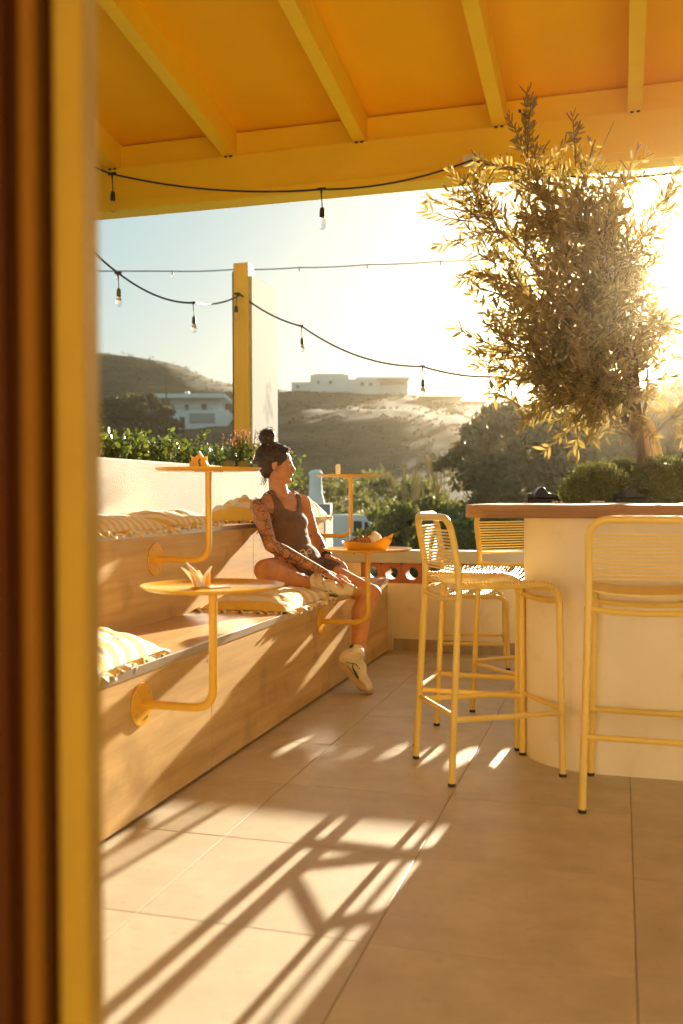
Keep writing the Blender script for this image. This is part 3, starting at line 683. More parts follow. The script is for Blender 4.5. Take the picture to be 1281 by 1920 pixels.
# flowering shrub in front of the sign
fp = onX(456, 930, WX-.30); fp.z = 1.14
fs_ = thing('flowering_shrub', fp, 0, 'upright shrub with reddish flower spikes at the hedge end below the yellow post', 'shrub')
q = MB(); st = MB(); fw_ = MB()
for k in range(60):
    an = rr.uniform(0,6.28); rad = rr.uniform(0,.17); e = Vector((math.cos(an)*rad*1.3, math.sin(an)*rad*1.3, rr.uniform(.2,.47)*(1-rad*1.5)+.04)); p0 = Vector((math.cos(an)*rad*.4, math.sin(an)*rad*.4, 0)); st.tube([p0,e],[.004,.002],4)
    for _ in range(26):
        s_ = rr.uniform(.2,.92); t = Vector((rr.gauss(0,1), rr.gauss(0,1), rr.gauss(.5,.6))).normalized(); round_leaf(q, p0.lerp(e,s_), t, Vector((rr.gauss(0,1),rr.gauss(0,1),1)).normalized(), rr.uniform(.012,.024))
    if e.z > .27:
        for _ in range(16): t = Vector((rr.gauss(0,1), rr.gauss(0,1), rr.gauss(.5,.6))).normalized(); round_leaf(fw_, e+Vector((rr.gauss(0,.006),rr.gauss(0,.006),rr.uniform(-.05,.03))), t, Vector((rr.gauss(0,1),rr.gauss(0,1),1)).normalized(), .010)
st.build('stems', M_bark, fs_); tag(q.build('foliage', M_hedge, fs_), kind='stuff'); tag(fw_.build('flowers', leaf_mat('rust_flower', (.35,.12,.05), (.45,.2,.1), 20), fs_), kind='stuff')

# ------------------------------------------------------------------ roof
rf = thing('terrace_roof', (0, YP+.02, 0), 0, 'yellow painted timber roof over the terrace with sloping rafters', 'roof')
ZB, ZT = EYE+.3215*6.93, EYE+.3215*6.93+.333
YBm = 6.60+.02
zb = EYE+573/1800*(YBm/FW.y); ztp = EYE+661/1800*(YBm/FW.y)
m = MB(); m.b2((-7,-.02,zb), (6,.14,ztp), bev=.004); m.build('beam', M_beam, rf)
m = MB(); m.b2((-7,-.055,zb-.0), (6,-.0205,zb+.065), bev=.003); m.build('beam_trim', M_beam, rf)
slope = .150; RD = .20
def rafter(X, wdt=.092):
    m = MB(); y0, y1 = .10, -9.0; yo = [(y0, ztp+.001-slope*y0), (y1, ztp+.001-slope*y1)]
    P = [(y0, ztp+.001-slope*y0), (y1, ztp+.001-slope*y1), (y1, ztp+RD-slope*y1), (y0, ztp+RD-slope*y0)]
    V = [Vector((X+sx_*wdt/2, y, z)) for sx_ in (-1,1) for y, z in P]
    m.add(V, [(0,1,2,3),(7,6,5,4),(0,4,5,1),(1,5,6,2),(2,6,7,3),(3,7,4,0)]); m.build('rafter', M_beam, rf)
    m = MB(); m.b2((X-.03,-.028,ztp-.012), (X-.01,-.021,ztp-.001)); m.b2((X+.01,-.028,ztp-.012), (X+.03,-.021,ztp-.001)); m.build('bracket', M_bframe, rf)
xs = []
for px in (428, 673, 935, 1190):
    r = (px-640.5)/1800; dd = YBm/(RT.y*r+FW.y); a_ = r*dd; xs.append(RT.x*a_+FW.x*dd)
stp = (xs[-1]-xs[0])/3
print('rafters', xs, stp)
for X in [xs[0]-3*stp, xs[0]-2*stp, xs[0]-stp]+xs+[xs[-1]+stp, xs[-1]+2*stp, xs[-1]+3*stp]: rafter(X)
edges = [xs[0]-4*stp, xs[0]-stp, xs[0], xs[1], xs[2], xs[3], xs[3]+stp, xs[3]+4*stp]
m = MB(); P = [(.16, ztp+RD+.002-slope*.16), (-9.2, ztp+RD+.002+slope*9.2)]
V = [Vector((x, y, z+t)) for t in (0,.03) for x in (-7,6.2) for y, z in P]
m.add(V, [(0,1,3,2),(4,6,7,5),(0,4,5,1),(2,3,7,6),(0,2,6,4),(1,5,7,3)]); m.build('roof_deck', M_roof, rf)
m = MB(); m.b2((-7,.03,ztp+.001), (6,.10,ztp+RD-.02)); m.build('blocking_board', M_beam, rf)
for X in (-4.6, 4.6):
    m = MB(); m.b2((X-.07,0,-1.9 if X < 0 else 0), (X+.07,.12,zb-.001)); m.build('post', M_beam, rf)

# ------------------------------------------------------------------ unseen building front, added to bounce warm light forward
fc_ = thing('bounce_facade', (1.0, -1.4, 0), 0, 'unseen cream front wall added behind the viewer to bounce warm sunlight forward', 'facade')
m = MB(); m.b2((-3.6,-.25,0), (-.9,0,5.0), bev=.005); m.b2((.9,-.25,0), (4.2,0,5.0), bev=.005); m.build('wall', mat('warm_cream_render', (.78,.74,.60), .8, c2=(.74,.70,.56), scale=2), fc_)
m = MB(); m.b2((-.899,-.25,2.3), (.899,-.001,5.0)); m.build('lintel', M_beam, fc_)
m = MB(); m.b2((-.85,-.2,.0), (.85,-.15,2.29)); m.build('door', M_yframe, fc_)

# ------------------------------------------------------------------ string lights
def cable_pts(a, b, sag, n=14):
    return [a.lerp(b, i/n)-Vector((0,0,sag*4*(i/n)*(1-i/n))) for i in range(n+1)]
def string_lights(chain, bulbs, lab, r=.0045, drop=.12, size=1.0, hang=None):
    org = chain[0][0].copy(); t = thing('string_lights', org, 0, lab, 'string lights', 'strings of hanging bulbs')
    pts = []
    for (a, b, sag) in chain:
        q = cable_pts(a, b, sag); pts += [p-org for p in (q if not pts else q[1:])]
    m = MB(); m.tube(pts, r, 6); m.build('cable', M_black, t, smooth=True)
    for k, p in enumerate(bulbs):
        p = p-org; s_ = size; dz = drop*s_; jx = Vector((math.sin(k*2.3)*.008, math.cos(k*1.7)*.008, 0))*s_
        m = MB(); m.tube([p+Vector((-.03*s_,0,.003)), p+Vector((.03*s_,0,.003))], .010*s_, 8); m.tube([p, p+Vector((0,0,-.022*s_)), p+jx*.5-Vector((0,0,dz*.6)), p+jx-Vector((0,0,dz))], [.011*s_,.006*s_,.0032*s_,.004*s_], 8)
        m.lathe([(.005*s_,0),(.014*s_,-.006*s_),(.017*s_,-.02*s_),(.019*s_,-.062*s_),(.017*s_,-.064*s_),(.015*s_,-.07*s_)], 14, p+jx-Vector((0,0,dz)))
        sk = m.build('socket', M_black, t, smooth=True)
        c = p+jx-Vector((0,0,dz+.07*s_))
        m = MB(); m.lathe([(.0125*s_,.004*s_),(.014*s_,-.006*s_),(.022*s_,-.025*s_),(.027*s_,-.045*s_),(.025*s_,-.062*s_),(.015*s_,-.076*s_),(0,-.082*s_)], 16, c); m.build('bulb', M_glass, sk, smooth=True)
        m = MB(); [m.tube([c+Vector((x*s_,0,-.005*s_)), c+Vector((x*1.6*s_,0,-.03*s_)), c+Vector((x*s_,0,-.055*s_))], .0012*s_, 4) for x in (-.006,.0,.006)]; m.build('filament', M_fil, sk)
def on_beam(px, py, y=YBm-.10):
    r = (px-640.5)/1800; dd = y/(RT.y*r+FW.y); return at(px, py, dd)
A0, A1, A2, A3, A4 = on_beam(150,298), on_beam(215,328), on_beam(605,358), on_beam(885,305), on_beam(1330,319)
string_lights([(A0,A1,.01),(A1,A2,.06),(A2,A3,.05),(A3,A4,.09)], [A1, A2], 'black cable with clear bulbs strung just in front of the yellow roof beam', size=1.05, r=.007)
m = MB(); m.box((0,0,0), (.125,.04,.075), bev=.006); o = m.build('junction_box', M_paper, smooth=True); o.location = on_beam(886, 305, YBm-.045); o.rotation_euler[1] = .03
tag(o, 'small pale junction box fixed on the yellow beam where the cable passes', 'junction box')
B = [at(150,440,8.2), at(225,512,8.6), at(365,568,9.6), at(453,553,10.9), at(567,612,11.0), at(793,688,10.0), at(925,708,9.4), at(1055,716,8.6), at(1300,700,8.0)]
string_lights([(B[0],B[1],.02),(B[1],B[2],.07),(B[2],B[3],.05),(B[3],B[4],.05),(B[4],B[5],.12),(B[5],B[6],.03),(B[6],B[7],.02),(B[7],B[8],.05)], [B[1],B[2],B[3]+Vector((-.02,-.05,0)),B[4],B[5],B[7]],
              'black cable with clear bulbs dipping to the yellow post and on behind the olive tree', r=.010, size=1.1)
Cc = [at(120,508,22), at(326,509,22.5), at(443,506,23), at(563,503,23), at(690,498,22.5), at(828,492,22), at(960,486,21.5)]
string_lights([(Cc[0],Cc[1],.0)]+[(Cc[i],Cc[i+1],.02) for i in range(1,6)], [at(222,510,22)]+Cc[1:6], 'far string of tiny bulbs stretched high across the sky', r=.014, size=1.0, drop=.02)

# ------------------------------------------------------------------ door frame near the lens
df = thing('door_frame', cw(-.243, .80, 0), TH, 'out of focus yellow and brown door frame very close on the left', 'door frame')
k = .80/1800
def fbox(x0, x1, y0, y1, name, mt): 
    m = MB(); m.b2(((x0-94.1)*k, y0, 0), ((x1-94.1)*k, y1, 2.6), bev=.002); m.build(name, mt, df)
fbox(106, 162, 0, .05, 'outer_stile', M_yframe)
fbox(-60, 28, -.02, .03, 'inner_stile', M_bframe)
fbox(26.5, 50, -.005, .04, 'hinge_strip', M_bframe)
fbox(50.5, 80, -.012, .045, 'middle_bead', M_bead)
fbox(80.5, 105.5, .012, .05, 'gap_shade', M_bframe)  # dark strip standing in for the shaded gap beside the stile
# ------------------------------------------------------------------ stools
def stool_meshes(H=.765, top=1.03, ring=.25, half=.19, dx=.225, back=True):
    P = []; R = .0135; yk = 1.06
    for s_ in (-1, 1):
        y = s_*(half-.008); yf = s_*half*yk
        P.append(('leg', MB().tube([(-dx-.01, yf, .012), (-dx+.028, y, H-.02)], R, 10), M_stool, [('rubber_foot', MB().lathe([(.0140,0),(.0148,.002),(.0148,.010),(.0135,.0125)], 12, (-dx-.01, yf, 0)), M_rubber)]))
        P.append(('leg', MB().tube(rounded([(dx-.095, y, H-.012), (dx-.002, y, H-.012), (dx+.004, yf, .012)], .075, 6), R, 10), M_stool, [('rubber_foot', MB().lathe([(.0140,0),(.0148,.002),(.0148,.010),(.0135,.0125)], 12, (dx+.004, yf, 0)), M_rubber)]))
        P.append(('side_rail', MB().tube([(-dx+.03, y, H-.012), (dx-.095, y, H-.012)], R, 10), M_stool, []))
        P.append(('cross_bar', MB().tube([(-dx+.006, yf*.98, ring), (dx+.002, yf*.98, ring)], R*.82, 8), M_stool, []))
    hp = [(-dx+.028, half-.008, H-.02), (-dx+.026, half-.008, H+.06), (-dx-.012, half-.008, top-R), (-dx-.012, -half+.008, top-R), (-dx+.026, -half+.008, H+.06), (-dx+.028, -half+.008, H-.02)]
    P.append(('back_frame', MB().tube([hp[0], hp[1]]+arc(hp[1],hp[2],hp[3],.075,7)+arc(hp[2],hp[3],hp[4],.075,7)+[hp[4],hp[5]], R, 10), M_stool, []))
    for x, z, sag in [(-dx+.004, ring+.012, 0), (dx, ring+.012, 0), (-dx+.026, H-.05, .022), (dx-.004, H-.07, .018)]:
        w_ = half*1.03
        P.append(('cross_bar', MB().tube([(x, w_*math.cos(math.pi*i/6)*-1, z-sag*math.sin(math.pi*i/6)) for i in range(7)], R*.8, 8), M_stool, []))
    n = 13
    cord = MB().tube([(0, -half+.006, 0), (.002, -half*.4, 0), (.002, half*.4, 0), (0, half-.006, 0)], .0036, 6).mesh('cord', M_cord, True)
    cords = []
    for k in range(n):
        z = H+.045+(top-.065-H-.045)*k/(n-1); x = -dx+.026+(-.038)*(z-H-.06)/(top-H-.06)
        cords.append(('back_cord', (x, 0, z)))
    scord = MB().tube([(0, -half+.006-.012, -.012), (0, -half+.002, .0), (0, -half*.55, -.012), (0, 0, -.016), (0, half*.55, -.012), (0, half-.002, 0), (0, half+.006, -.012)], .0038, 6).mesh('cord', M_cord, True)
    N = 29
    for k in range(N):
        x = -dx+.045+k*.0142; z = H+.003
        if x > dx-.085:
            u = (x-(dx-.085))/.085; z -= .045*u*u
        cords.append(('seat_cord', (x, 0, z)))
    cords = [(nm, pos, cord if nm == 'back_cord' else scord) for nm, pos in cords]
    return P, cords
def make_stool(name, kw, lab, cat, group):
    P, cords = stool_meshes(**kw); t = thing(name, (0,0,0), 0, lab, cat, group)
    for nm, mb, mt, sub in P:
        o = mb.build(nm, mt, t, smooth=True)
        for sn, sm, smt in sub: sm.build(sn, smt, o, smooth=True)
    for nm, pos, me in cords: link(nm, me, t, pos)
    return t
def face(a, d): 
    v = RT*a+FW*d; return math.atan2(v.y, v.x)
G = 'yellow corded bar stools round the counter'
stool = make_stool('bar_stool', {}, 'yellow corded bar stool nearest the centre, its back turned to the bench', 'bar stool', G)
stool.location = cw(.588, 3.87); stool.rotation_euler.z = face(.965, .26)
for a, d, fa, fd, lab in [(.611, 4.315, .948, -.319, 'yellow bar stool directly behind the near one, its frame nested inside it'),
                          (.945, 4.74, .43, -.90, 'yellow bar stool seen from the front under the left end of the countertop'),
                          (1.095, 3.47, .31, .95, 'yellow bar stool at the right edge, its back to the camera')]:
    c = copy_tree(stool); c.location = cw(a, d); c.rotation_euler.z = face(fa, fd); c['label'] = lab
lo_ = make_stool('low_chair', dict(H=.47, top=.82, ring=.16, half=.20, dx=.21), 'low yellow corded chair by the parapet, seen between the stool legs', 'chair', None)
lo_.location = cw(.86, 6.27); lo_.rotation_euler.z = face(.99, -.12)

# ------------------------------------------------------------------ wall mounted round tables
def round_table(px, pyf, X, ztop, lab):
    fc = onX(px, pyf, X); za = fc.z
    t = thing('round_table', (X, fc.y, 0), 0, lab, 'table', 'round yellow tables on bent wall arms'); L_ = .268
    RY = Matrix.Rotation(math.pi/2, 3, 'Y')
    m = MB(); m.lathe([(.072,.0005),(.074,.003),(.073,.007),(.018,.0075),(.018,.012)], 32, (0,0,za), M=RY); f = m.build('flange', M_table, t, smooth=True)
    for an in (.6, 2.2, 3.75, 5.3):
        m = MB(); m.lathe([(.0055,.007),(.0055,.010),(0,.0105)], 8, (0, .058*math.cos(an), za+.058*math.sin(an)), M=RY); m.build('screw', M_alu, f)
    m = MB(); m.tube(rounded([(.005,0,za), (L_,0,za), (L_,0,ztop-.012)], .075, 8), .0145, 12); m.build('arm', M_table, t, smooth=True)
    m = MB(); m.lathe([(.065,ztop-.016),(.065,ztop-.012)], 24, (L_,0,0)); m.build('mounting_plate', M_table, t)
    m = MB(); m.lathe([(0,ztop-.0118),(.222,ztop-.0118),(.236,ztop-.002),(.238,ztop+.002),(.235,ztop+.002),(.221,ztop-.0075),(0,ztop-.0075)], 64, (L_,0,0)); m.build('tabletop', M_table, t, smooth=True)
    return Vector((X+L_, fc.y, ztop-.0075))
T1 = round_table(262, 1320, BX0, .806, 'nearest round yellow table, on the lower bench front, holding a napkin clip')
T2 = round_table(290, 1047, BX1, 1.226, 'upper round yellow table on the left, holding sunglasses and a sun shaped napkin holder')
T3 = round_table(600, 1165, BX0, .818, 'round yellow table in front of the woman, holding a food tray')
T4 = round_table(588, 1004, BX1, 1.243, 'upper round yellow table behind the woman, holding a small glass')
print('tables', T1, T2, T3, T4)
def disp(T, px, py_, dz=0):
    "point on table T seen at pixel column px: slide along camera-right"
    r0 = ((T.xy).dot(RT.xy))/((T.xy).dot(FW.xy)); d0 = T.xy.dot(FW.xy); a_ = (px-640.5)/1800*d0 - T.xy.dot(RT.xy)
    return Vector((T.x+RT.x*a_, T.y+RT.y*a_, T.z+dz))
# napkin clip on T1
p = disp(T1, 378, 0) - FW*.03
nc = thing('napkin_clip', p, TH, 'small yellow holder with folded white napkins on the nearest round table', 'napkin holder')
def leafshape(w_, h_, lean, tw, cx):
    m = MB(); N_ = 9; V = []
    for i in range(N_+1):
        t = i/N_; ww = w_*(math.sin(math.pi*min(.96,(t*.8+.2)))**.8); 
        for j, s_ in enumerate((-1,-.3,.4,1)):
            V.append(Vector((cx+lean*t*t*h_+s_*ww/2*math.cos(tw), s_*ww/2*math.sin(tw)+.004*math.sin(6*t), h_*t)))
    F = [(i*4+j, i*4+j+1, (i+1)*4+j+1, (i+1)*4+j) for i in range(N_) for j in range(3)]
    m.add(V, F); return m
for i, (w_, h_, ln, tw, cx, mt) in enumerate([(.030,.075,-.35,.3,-.010,M_yplast),(.034,.068,-.75,-.5,-.012,M_paper),(.030,.085,-.5,.9,-.004,M_paper),(.024,.072,.35,.7,.012,M_paper),(.022,.055,.15,-.4,.020,M_yplast),(.028,.06,-.1,.2,.0,M_paper)]):
    o = leafshape(w_, h_, ln, tw, cx).build('napkin' if mt is M_paper else 'clip_leaf', mt, nc, smooth=True); sd = o.modifiers.new('solid','SOLIDIFY'); sd.thickness = .0016
m = MB(); m.b2((-.03,-.02,0), (.038,.02,.004), bev=.001); m.build('base', M_yplast, nc)
m = MB(); m.b2((-.022,-.035,.0), (.05,.01,.0045), bev=.0005); o = m.build('folded_napkin', M_paper); o.location = disp(T1, 400, 0)-FW*.02; o.rotation_euler.z = .9
tag(o, 'flat folded white napkin on the nearest round table, right of the napkin clip', 'napkin')
# sun shaped napkin holder on T2
p = disp(T2, 374, 0)-FW*.02
sh = thing('napkin_holder', p, TH, 'orange sun shaped napkin holder with small dark mark on the upper left table', 'napkin holder')
K = 4.33/1800
pl = [(-17,0),(-17,14),(-13,17),(-14,26),(-7,24),(0,30),(8,24),(15,26),(14,17),(16,12),(19,0)]
m = MB(); m.prism([(x*K, y*K) for x, y in pl], 0, .003, M=Matrix(((1,0,0),(0,0,1),(0,1,0)))); m.build('sun_plate', M_yplast, sh)
m = MB(); m.prism([(x*K, y*K) for x, y in pl], .045, .048, M=Matrix(((1,0,0),(0,0,1),(0,1,0)))); m.build('sun_plate', M_yplast, sh)
m = MB(); m.b2((-17*K,.003,0),(19*K,.045,.003)); m.build('base', M_yplast, sh)
m = MB(); m.prism([(-5*K,.003),(1*K,36*K),(6*K,28*K),(16*K,14*K),(22*K,4*K),(22*K,.003)], .012, .036, M=Matrix(((1,0,0),(0,0,1),(0,1,0)))); m.build('napkin', M_paper, sh)
mk = MB(); pts = [(4,20),(1,18),(0,14),(3,12),(3.5,8),(0,6)]
mk.tube([(x*K, -.0006, y*K) for x, y in pts], .0022, 5); mk.tube([(1.5*K,-.0006,21.5*K),(1.8*K,-.0006,4.5*K)], .0012, 4); mk.build('printed_mark', M_black, sh)
# sunglasses on T2
def glasses(p, rz, lab):
    g_ = thing('sunglasses', p, rz, lab, 'sunglasses')
    M_lens = mat('smoked_lens', (.05,.055,.05), .06, transl=.3, spec=.8)
    for s_ in (-1,1):
        P = []
        for k in range(18):
            an = 2*math.pi*k/18; c, s2 = math.cos(an), math.sin(an); P.append((s_*.034+.027*abs(c)**.8*math.copysign(1,c), .022+.021*abs(s2)**.8*math.copysign(1,s2)))
        m = MB(); m.prism(P, -.001, .001, M=Matrix(((1,0,0),(0,0,1),(0,1,0)))); m.build('lens', M_lens, g_)
        m = MB(); m.tube([(x, 0, z) for x, z in P]+[(P[0][0],0,P[0][1])], .0022, 6); fr = m.build('rim', M_black, g_, smooth=True)
        m = MB(); m.tube([(s_*.062,0,.034), (s_*.068,.02,.033), (s_*.066,.10,.018), (s_*.06,.135,.002)], .002, 6); m.build('temple', M_black, g_, smooth=True)
    m = MB(); m.tube([(-.009,0,.03),(0,-.002,.033),(.009,0,.03)], .002, 6); m.build('bridge', M_black, g_, smooth=True)
glasses(disp(T2, 445, 0)-FW*.03, TH+.15, 'black framed sunglasses on the upper left table beside the napkin holder')
# small glass on T4
gp = disp(T4, 634, 0)
gl_ = thing('small_glass', gp, 0, 'small clear glass with crumpled tissue on the upper right round table', 'glass')
m = MB(); m.lathe([(0,.001),(.016,.001),(.018,.07),(.0165,.07),(.0145,.004),(0,.004)], 18); m.build('tumbler', mat('cloudy_glass', (.85,.82,.76), .15, transl=.5), gl_, smooth=True)
m = MB(); m.ball((0,0,.072), (.017,.015,.012), 8); m.ball((.008,0,.078), (.01,.012,.006), 7); m.build('tissue', M_paper, gl_, smooth=True)
# food tray on T3
K = 5.18/1800
tp = disp(T3, 688, 0)
ft = thing('food_tray', tp, TH, 'yellow paper lined food tray with leftovers on the table before the woman', 'tray')
n = 32; V = []; 
def ringpt(an, r, z): return Vector((math.cos(an)*r[0], math.sin(an)*r[1], z))
rings = [((.105,.06),.0), ((.135,.085),.045), ((.132,.082),.045), ((.102,.057),.004)]
for r_, z in rings:
    for k_ in range(n):
        an = 2*math.pi*k_/n; zz = z
        if z > .03: zz += (.030*max(0, math.cos(an))**2*(.6+.4*math.sin(an*7)) + .004*math.sin(an*5))
        V.append(ringpt(an, r_, zz))
F = [(i*n+k_, i*n+(k_+1)%n, (i+1)*n+(k_+1)%n, (i+1)*n+k_) for i in range(3) for k_ in range(n)]+[tuple(range(n-1,-1,-1)), tuple(3*n+k_ for k_ in range(n))]
m = MB(); m.add(V, F); m.build('tray', M_yplast, ft, smooth=True, angle=.5)
rr = random.Random(3)
def crumple(c, r, sd, mt, nm, par, n_=12, flat=.7):
    m = MB(); m.ball(c, r, n_); q = random.Random(sd)
    m.v = [tuple(Vector(v)+Vector((q.gauss(0,1), q.gauss(0,1), q.gauss(0,1)))*r*.14) for v in m.v]; return m.build(nm, mt, par)
crumple((-.02,-.01,.032), .045, 1, mat('food', (.33,.13,.03), .5, c2=(.6,.35,.1), scale=60), 'food', ft); 
crumple((-.07,0,.024), .035, 2, mat('food_dark', (.22,.08,.02), .5, c2=(.5,.25,.08), scale=60), 'food', ft)
crumple((.045,0,.055), .038, 3, M_paper, 'napkin', ft)
for pts in [[(.06,-.05,.045),(.14,-.03,.09),(.13,.03,.045)], [(.03,-.07,.04),(.10,-.08,.075),(.09,-.03,.05)], [(.0,-.03,.05),(.03,-.02,.10),(.05,.0,.05)]]:
    m = MB(); m.add([Vector(q) for q in pts]+[Vector(q)+Vector((.002,.002,.002)) for q in pts], [(0,1,2),(5,4,3),(0,3,4,1),(1,4,5,2),(2,5,3,0)]); m.build('paper_corner', M_yplast, ft)
m = MB(); m.tube([(-.09,.02,.03),(-.092,.02,.115)], .0022, 6); m.build('straw', M_paper, ft)
m = MB(); m.tube([(-.02,-.02,.05),(.022,-.01,.10)], .0025, 6); m.build('toothpick', M_wood, ft)
# black shoe shaped objects on the counter
M_gloss = mat('gloss_black', (.010,.009,.008), .35, spec=.3)
def blackobj(px, lab, sd):
    d = 4.75; c = at(px, 943, d); c.z = 1.0635
    t = thing('napkin_dispenser', c, TH+.05*sd, lab, 'dispenser', 'glossy black objects on the countertop'); K = d/1800
    q = lambda P: [(x*K, z*K) for x, z in P]; Mx_ = Matrix(((1,0,0),(0,0,1),(0,1,0)))
    m = MB(); m.prism(q([(-31,0),(-31,8),(31,8),(31,0)]), -.045, .045, M=Mx_); o = m.build('base', M_gloss, t, smooth=True); b = o.modifiers.new('b','BEVEL'); b.width=.004; b.segments=3
    m = MB(); m.prism(q([(-30,8),(-30,17),(-18,17),(-17,8)]), -.04, .04, M=Mx_); o = m.build('heel_block', M_gloss, t, smooth=True); b = o.modifiers.new('b','BEVEL'); b.width=.004; b.segments=3
    P = [(-16,8),(-15,17),(-10,25),(-4,29.5),(1,29),(5,24),(9,19),(15,16),(24,14.5),(29,12),(30,8)]
    m = MB(); m.prism(q(P), -.036, .036, M=Mx_); o = m.build('hump', M_gloss, t, smooth=True); b = o.modifiers.new('b','BEVEL'); b.width=.010; b.segments=4
blackobj(1016, 'glossy black shoe shaped object on the left end of the countertop', 1)
blackobj(1183, 'glossy black shoe shaped object between the clipped shrubs on the countertop', -2)
for i, (px, n_) in enumerate([(1050,3),(1122,5)]):
    m = MB()
    for k_ in range(n_): m.ball((rr.uniform(-.03,.03), rr.uniform(-.01,.01), .004), (rr.uniform(.008,.016), .008, .006), 7)
    o = m.build('crumpled_tissue', M_paper); c = at(px, 944, 4.65); c.z = 1.0635; o.location = c
    tag(o, ['small scrap of tissue beside the left black object', 'small scrap of tissue in front of the clipped shrub'][i], 'tissue')

# ------------------------------------------------------------------ cushions
def cushion(name, loc, sx_, sy_, H, rz, lab, sd, stripes=7, tilt=(0,0), wr=1.0, sags=None):
    nx, ny = 30, 44; V = []; UV = []; q = Vector((sd*3.1, sd*1.7, 0))
    t = thing(name, loc, rz, lab, 'cushion', 'yellow and white striped cushions'); t.rotation_euler[0] = tilt[0]; t.rotation_euler[1] = tilt[1]
    def pos(u, v, side):
        e = (1-abs(u)**3.2)*(1-abs(v)**3.2); e = max(0, e)**.55
        x = u*sx_/2*(1-.07*(1-abs(v))**1.2*0-.05*math.cos(v*math.pi/2)**2*abs(u)); y = v*sy_/2*(1-.05*math.cos(u*math.pi/2)**2*abs(v))
        nn = noise.noise(Vector((u*2.2, v*2.2, side))+q)*.16+noise.noise(Vector((u*5, v*3, side+4))+q)*.08+abs(noise.noise(Vector((u*3+v*5, v*1.5, side+8))+q))*-.12
        zz = e*(1+nn*wr)
        if side > 0:
            z = H*zz
            if sags: 
                for (su, sv, sr, sd_) in sags: z -= sd_*math.exp(-((u-su)**2+(v-sv)**2)/sr**2)*e
            return Vector((x, y, max(z, .004)+.006))
        return Vector((x, y, .006-.004*zz))
    m = MB()
    for side in (1,-1):
        base = len(m.v)
        for i in range(nx+1):
            for j in range(ny+1): m.v.append(tuple(pos(-1+2*i/nx, -1+2*j/ny, side))); UV.append((i/nx, j/ny*stripes))
        for i in range(nx):
            for j in range(ny): m.f.append((base+i*(ny+1)+j, base+(i+1)*(ny+1)+j, base+(i+1)*(ny+1)+j+1, base+i*(ny+1)+j+1)); m.m.append(0)
    me = m.mesh('cover', M_stripe, True, 1.4); uvl = me.uv_layers.new(name='UVMap')
    for lp in me.loops: uvl.data[lp.index].uv = UV[lp.vertex_index]
    link('cover', me, t)
    # ruffle
    m = MB(); UV = []; N_ = 150; q2 = random.Random(sd)
    per = []
    for k_ in range(N_):
        s_ = k_/N_*4; sd_ = int(s_); f_ = s_-sd_; u, v = [(-1+2*f_,-1),(1,-1+2*f_),(1-2*f_,1),(-1,1-2*f_)][sd_]; per.append((u,v))
    for k_, (u, v) in enumerate(per):
        c = Vector((u*sx_/2*.985, v*sy_/2*.985, .008)); o_ = Vector((u if abs(u) > .999 else u*.2, v if abs(v) > .999 else v*.2, 0)).normalized(); wv = math.sin(k_*1.75)+.5*math.sin(k_*.7+sd)
        V0 = c; V1 = c+o_*.022+Vector((0,0,.010*wv)); V2 = c+o_*(.038+.006*math.sin(k_*2.1))+Vector((0,0,-.008+.013*wv))
        m.v += [tuple(V0), tuple(V1), tuple(V2)]; st_ = k_*.38
        UV += [(0,st_)]*3
    for k_ in range(N_):
        a_, b_ = k_*3, ((k_+1)%N_)*3
        m.f += [(a_,b_,b_+1,a_+1), (a_+1,b_+1,b_+2,a_+2)]; m.m += [0,0]
    me = m.mesh('ruffle', M_stripe, True, 1.2); uvl = me.uv_layers.new(name='UVMap')
    for lp in me.loops: uvl.data[lp.index].uv = UV[lp.vertex_index]
    o = link('ruffle', me, t); s2 = o.modifiers.new('solid', 'SOLIDIFY'); s2.thickness = .003
    return t
cushion('striped_cushion', (-1.80, 4.88, SEAT1), .47, .92, .085, 0, 'large striped cushion on the lower seat with the woman sitting on it', 1, 8, sags=[(-.1,.45,.55,.02),(.6,.75,.35,.025)])
cushion('striped_cushion', (-1.82, 2.87, SEAT1), .44, .68, .10, .06, 'striped cushion on the lower seat at the left edge beside the door frame', 2, 7, wr=1.5)
cushion('striped_cushion', (-2.26, 3.78, SEAT2), .44, .80, .075, .0, 'flat striped cushion on the upper seat, leftmost and partly cut by the door frame', 3, 13)
cushion('striped_cushion', (-2.255, 4.42, SEAT2+.012), .45, .44, .075, -.1, 'flat striped cushion on the upper seat just left of the table arm', 4, 8)
cushion('striped_cushion', (-2.28, 5.72, SEAT2), .40, .62, .14, .1, 'puffy striped cushion on the upper seat behind the woman shoulder', 5, 6, wr=1.6)
cushion('striped_cushion', (-2.25, 6.46, SEAT2), .42, .42, .15, -.05, 'puffy striped cushion at the far end of the upper seat right of the woman', 6, 5, wr=1.6)
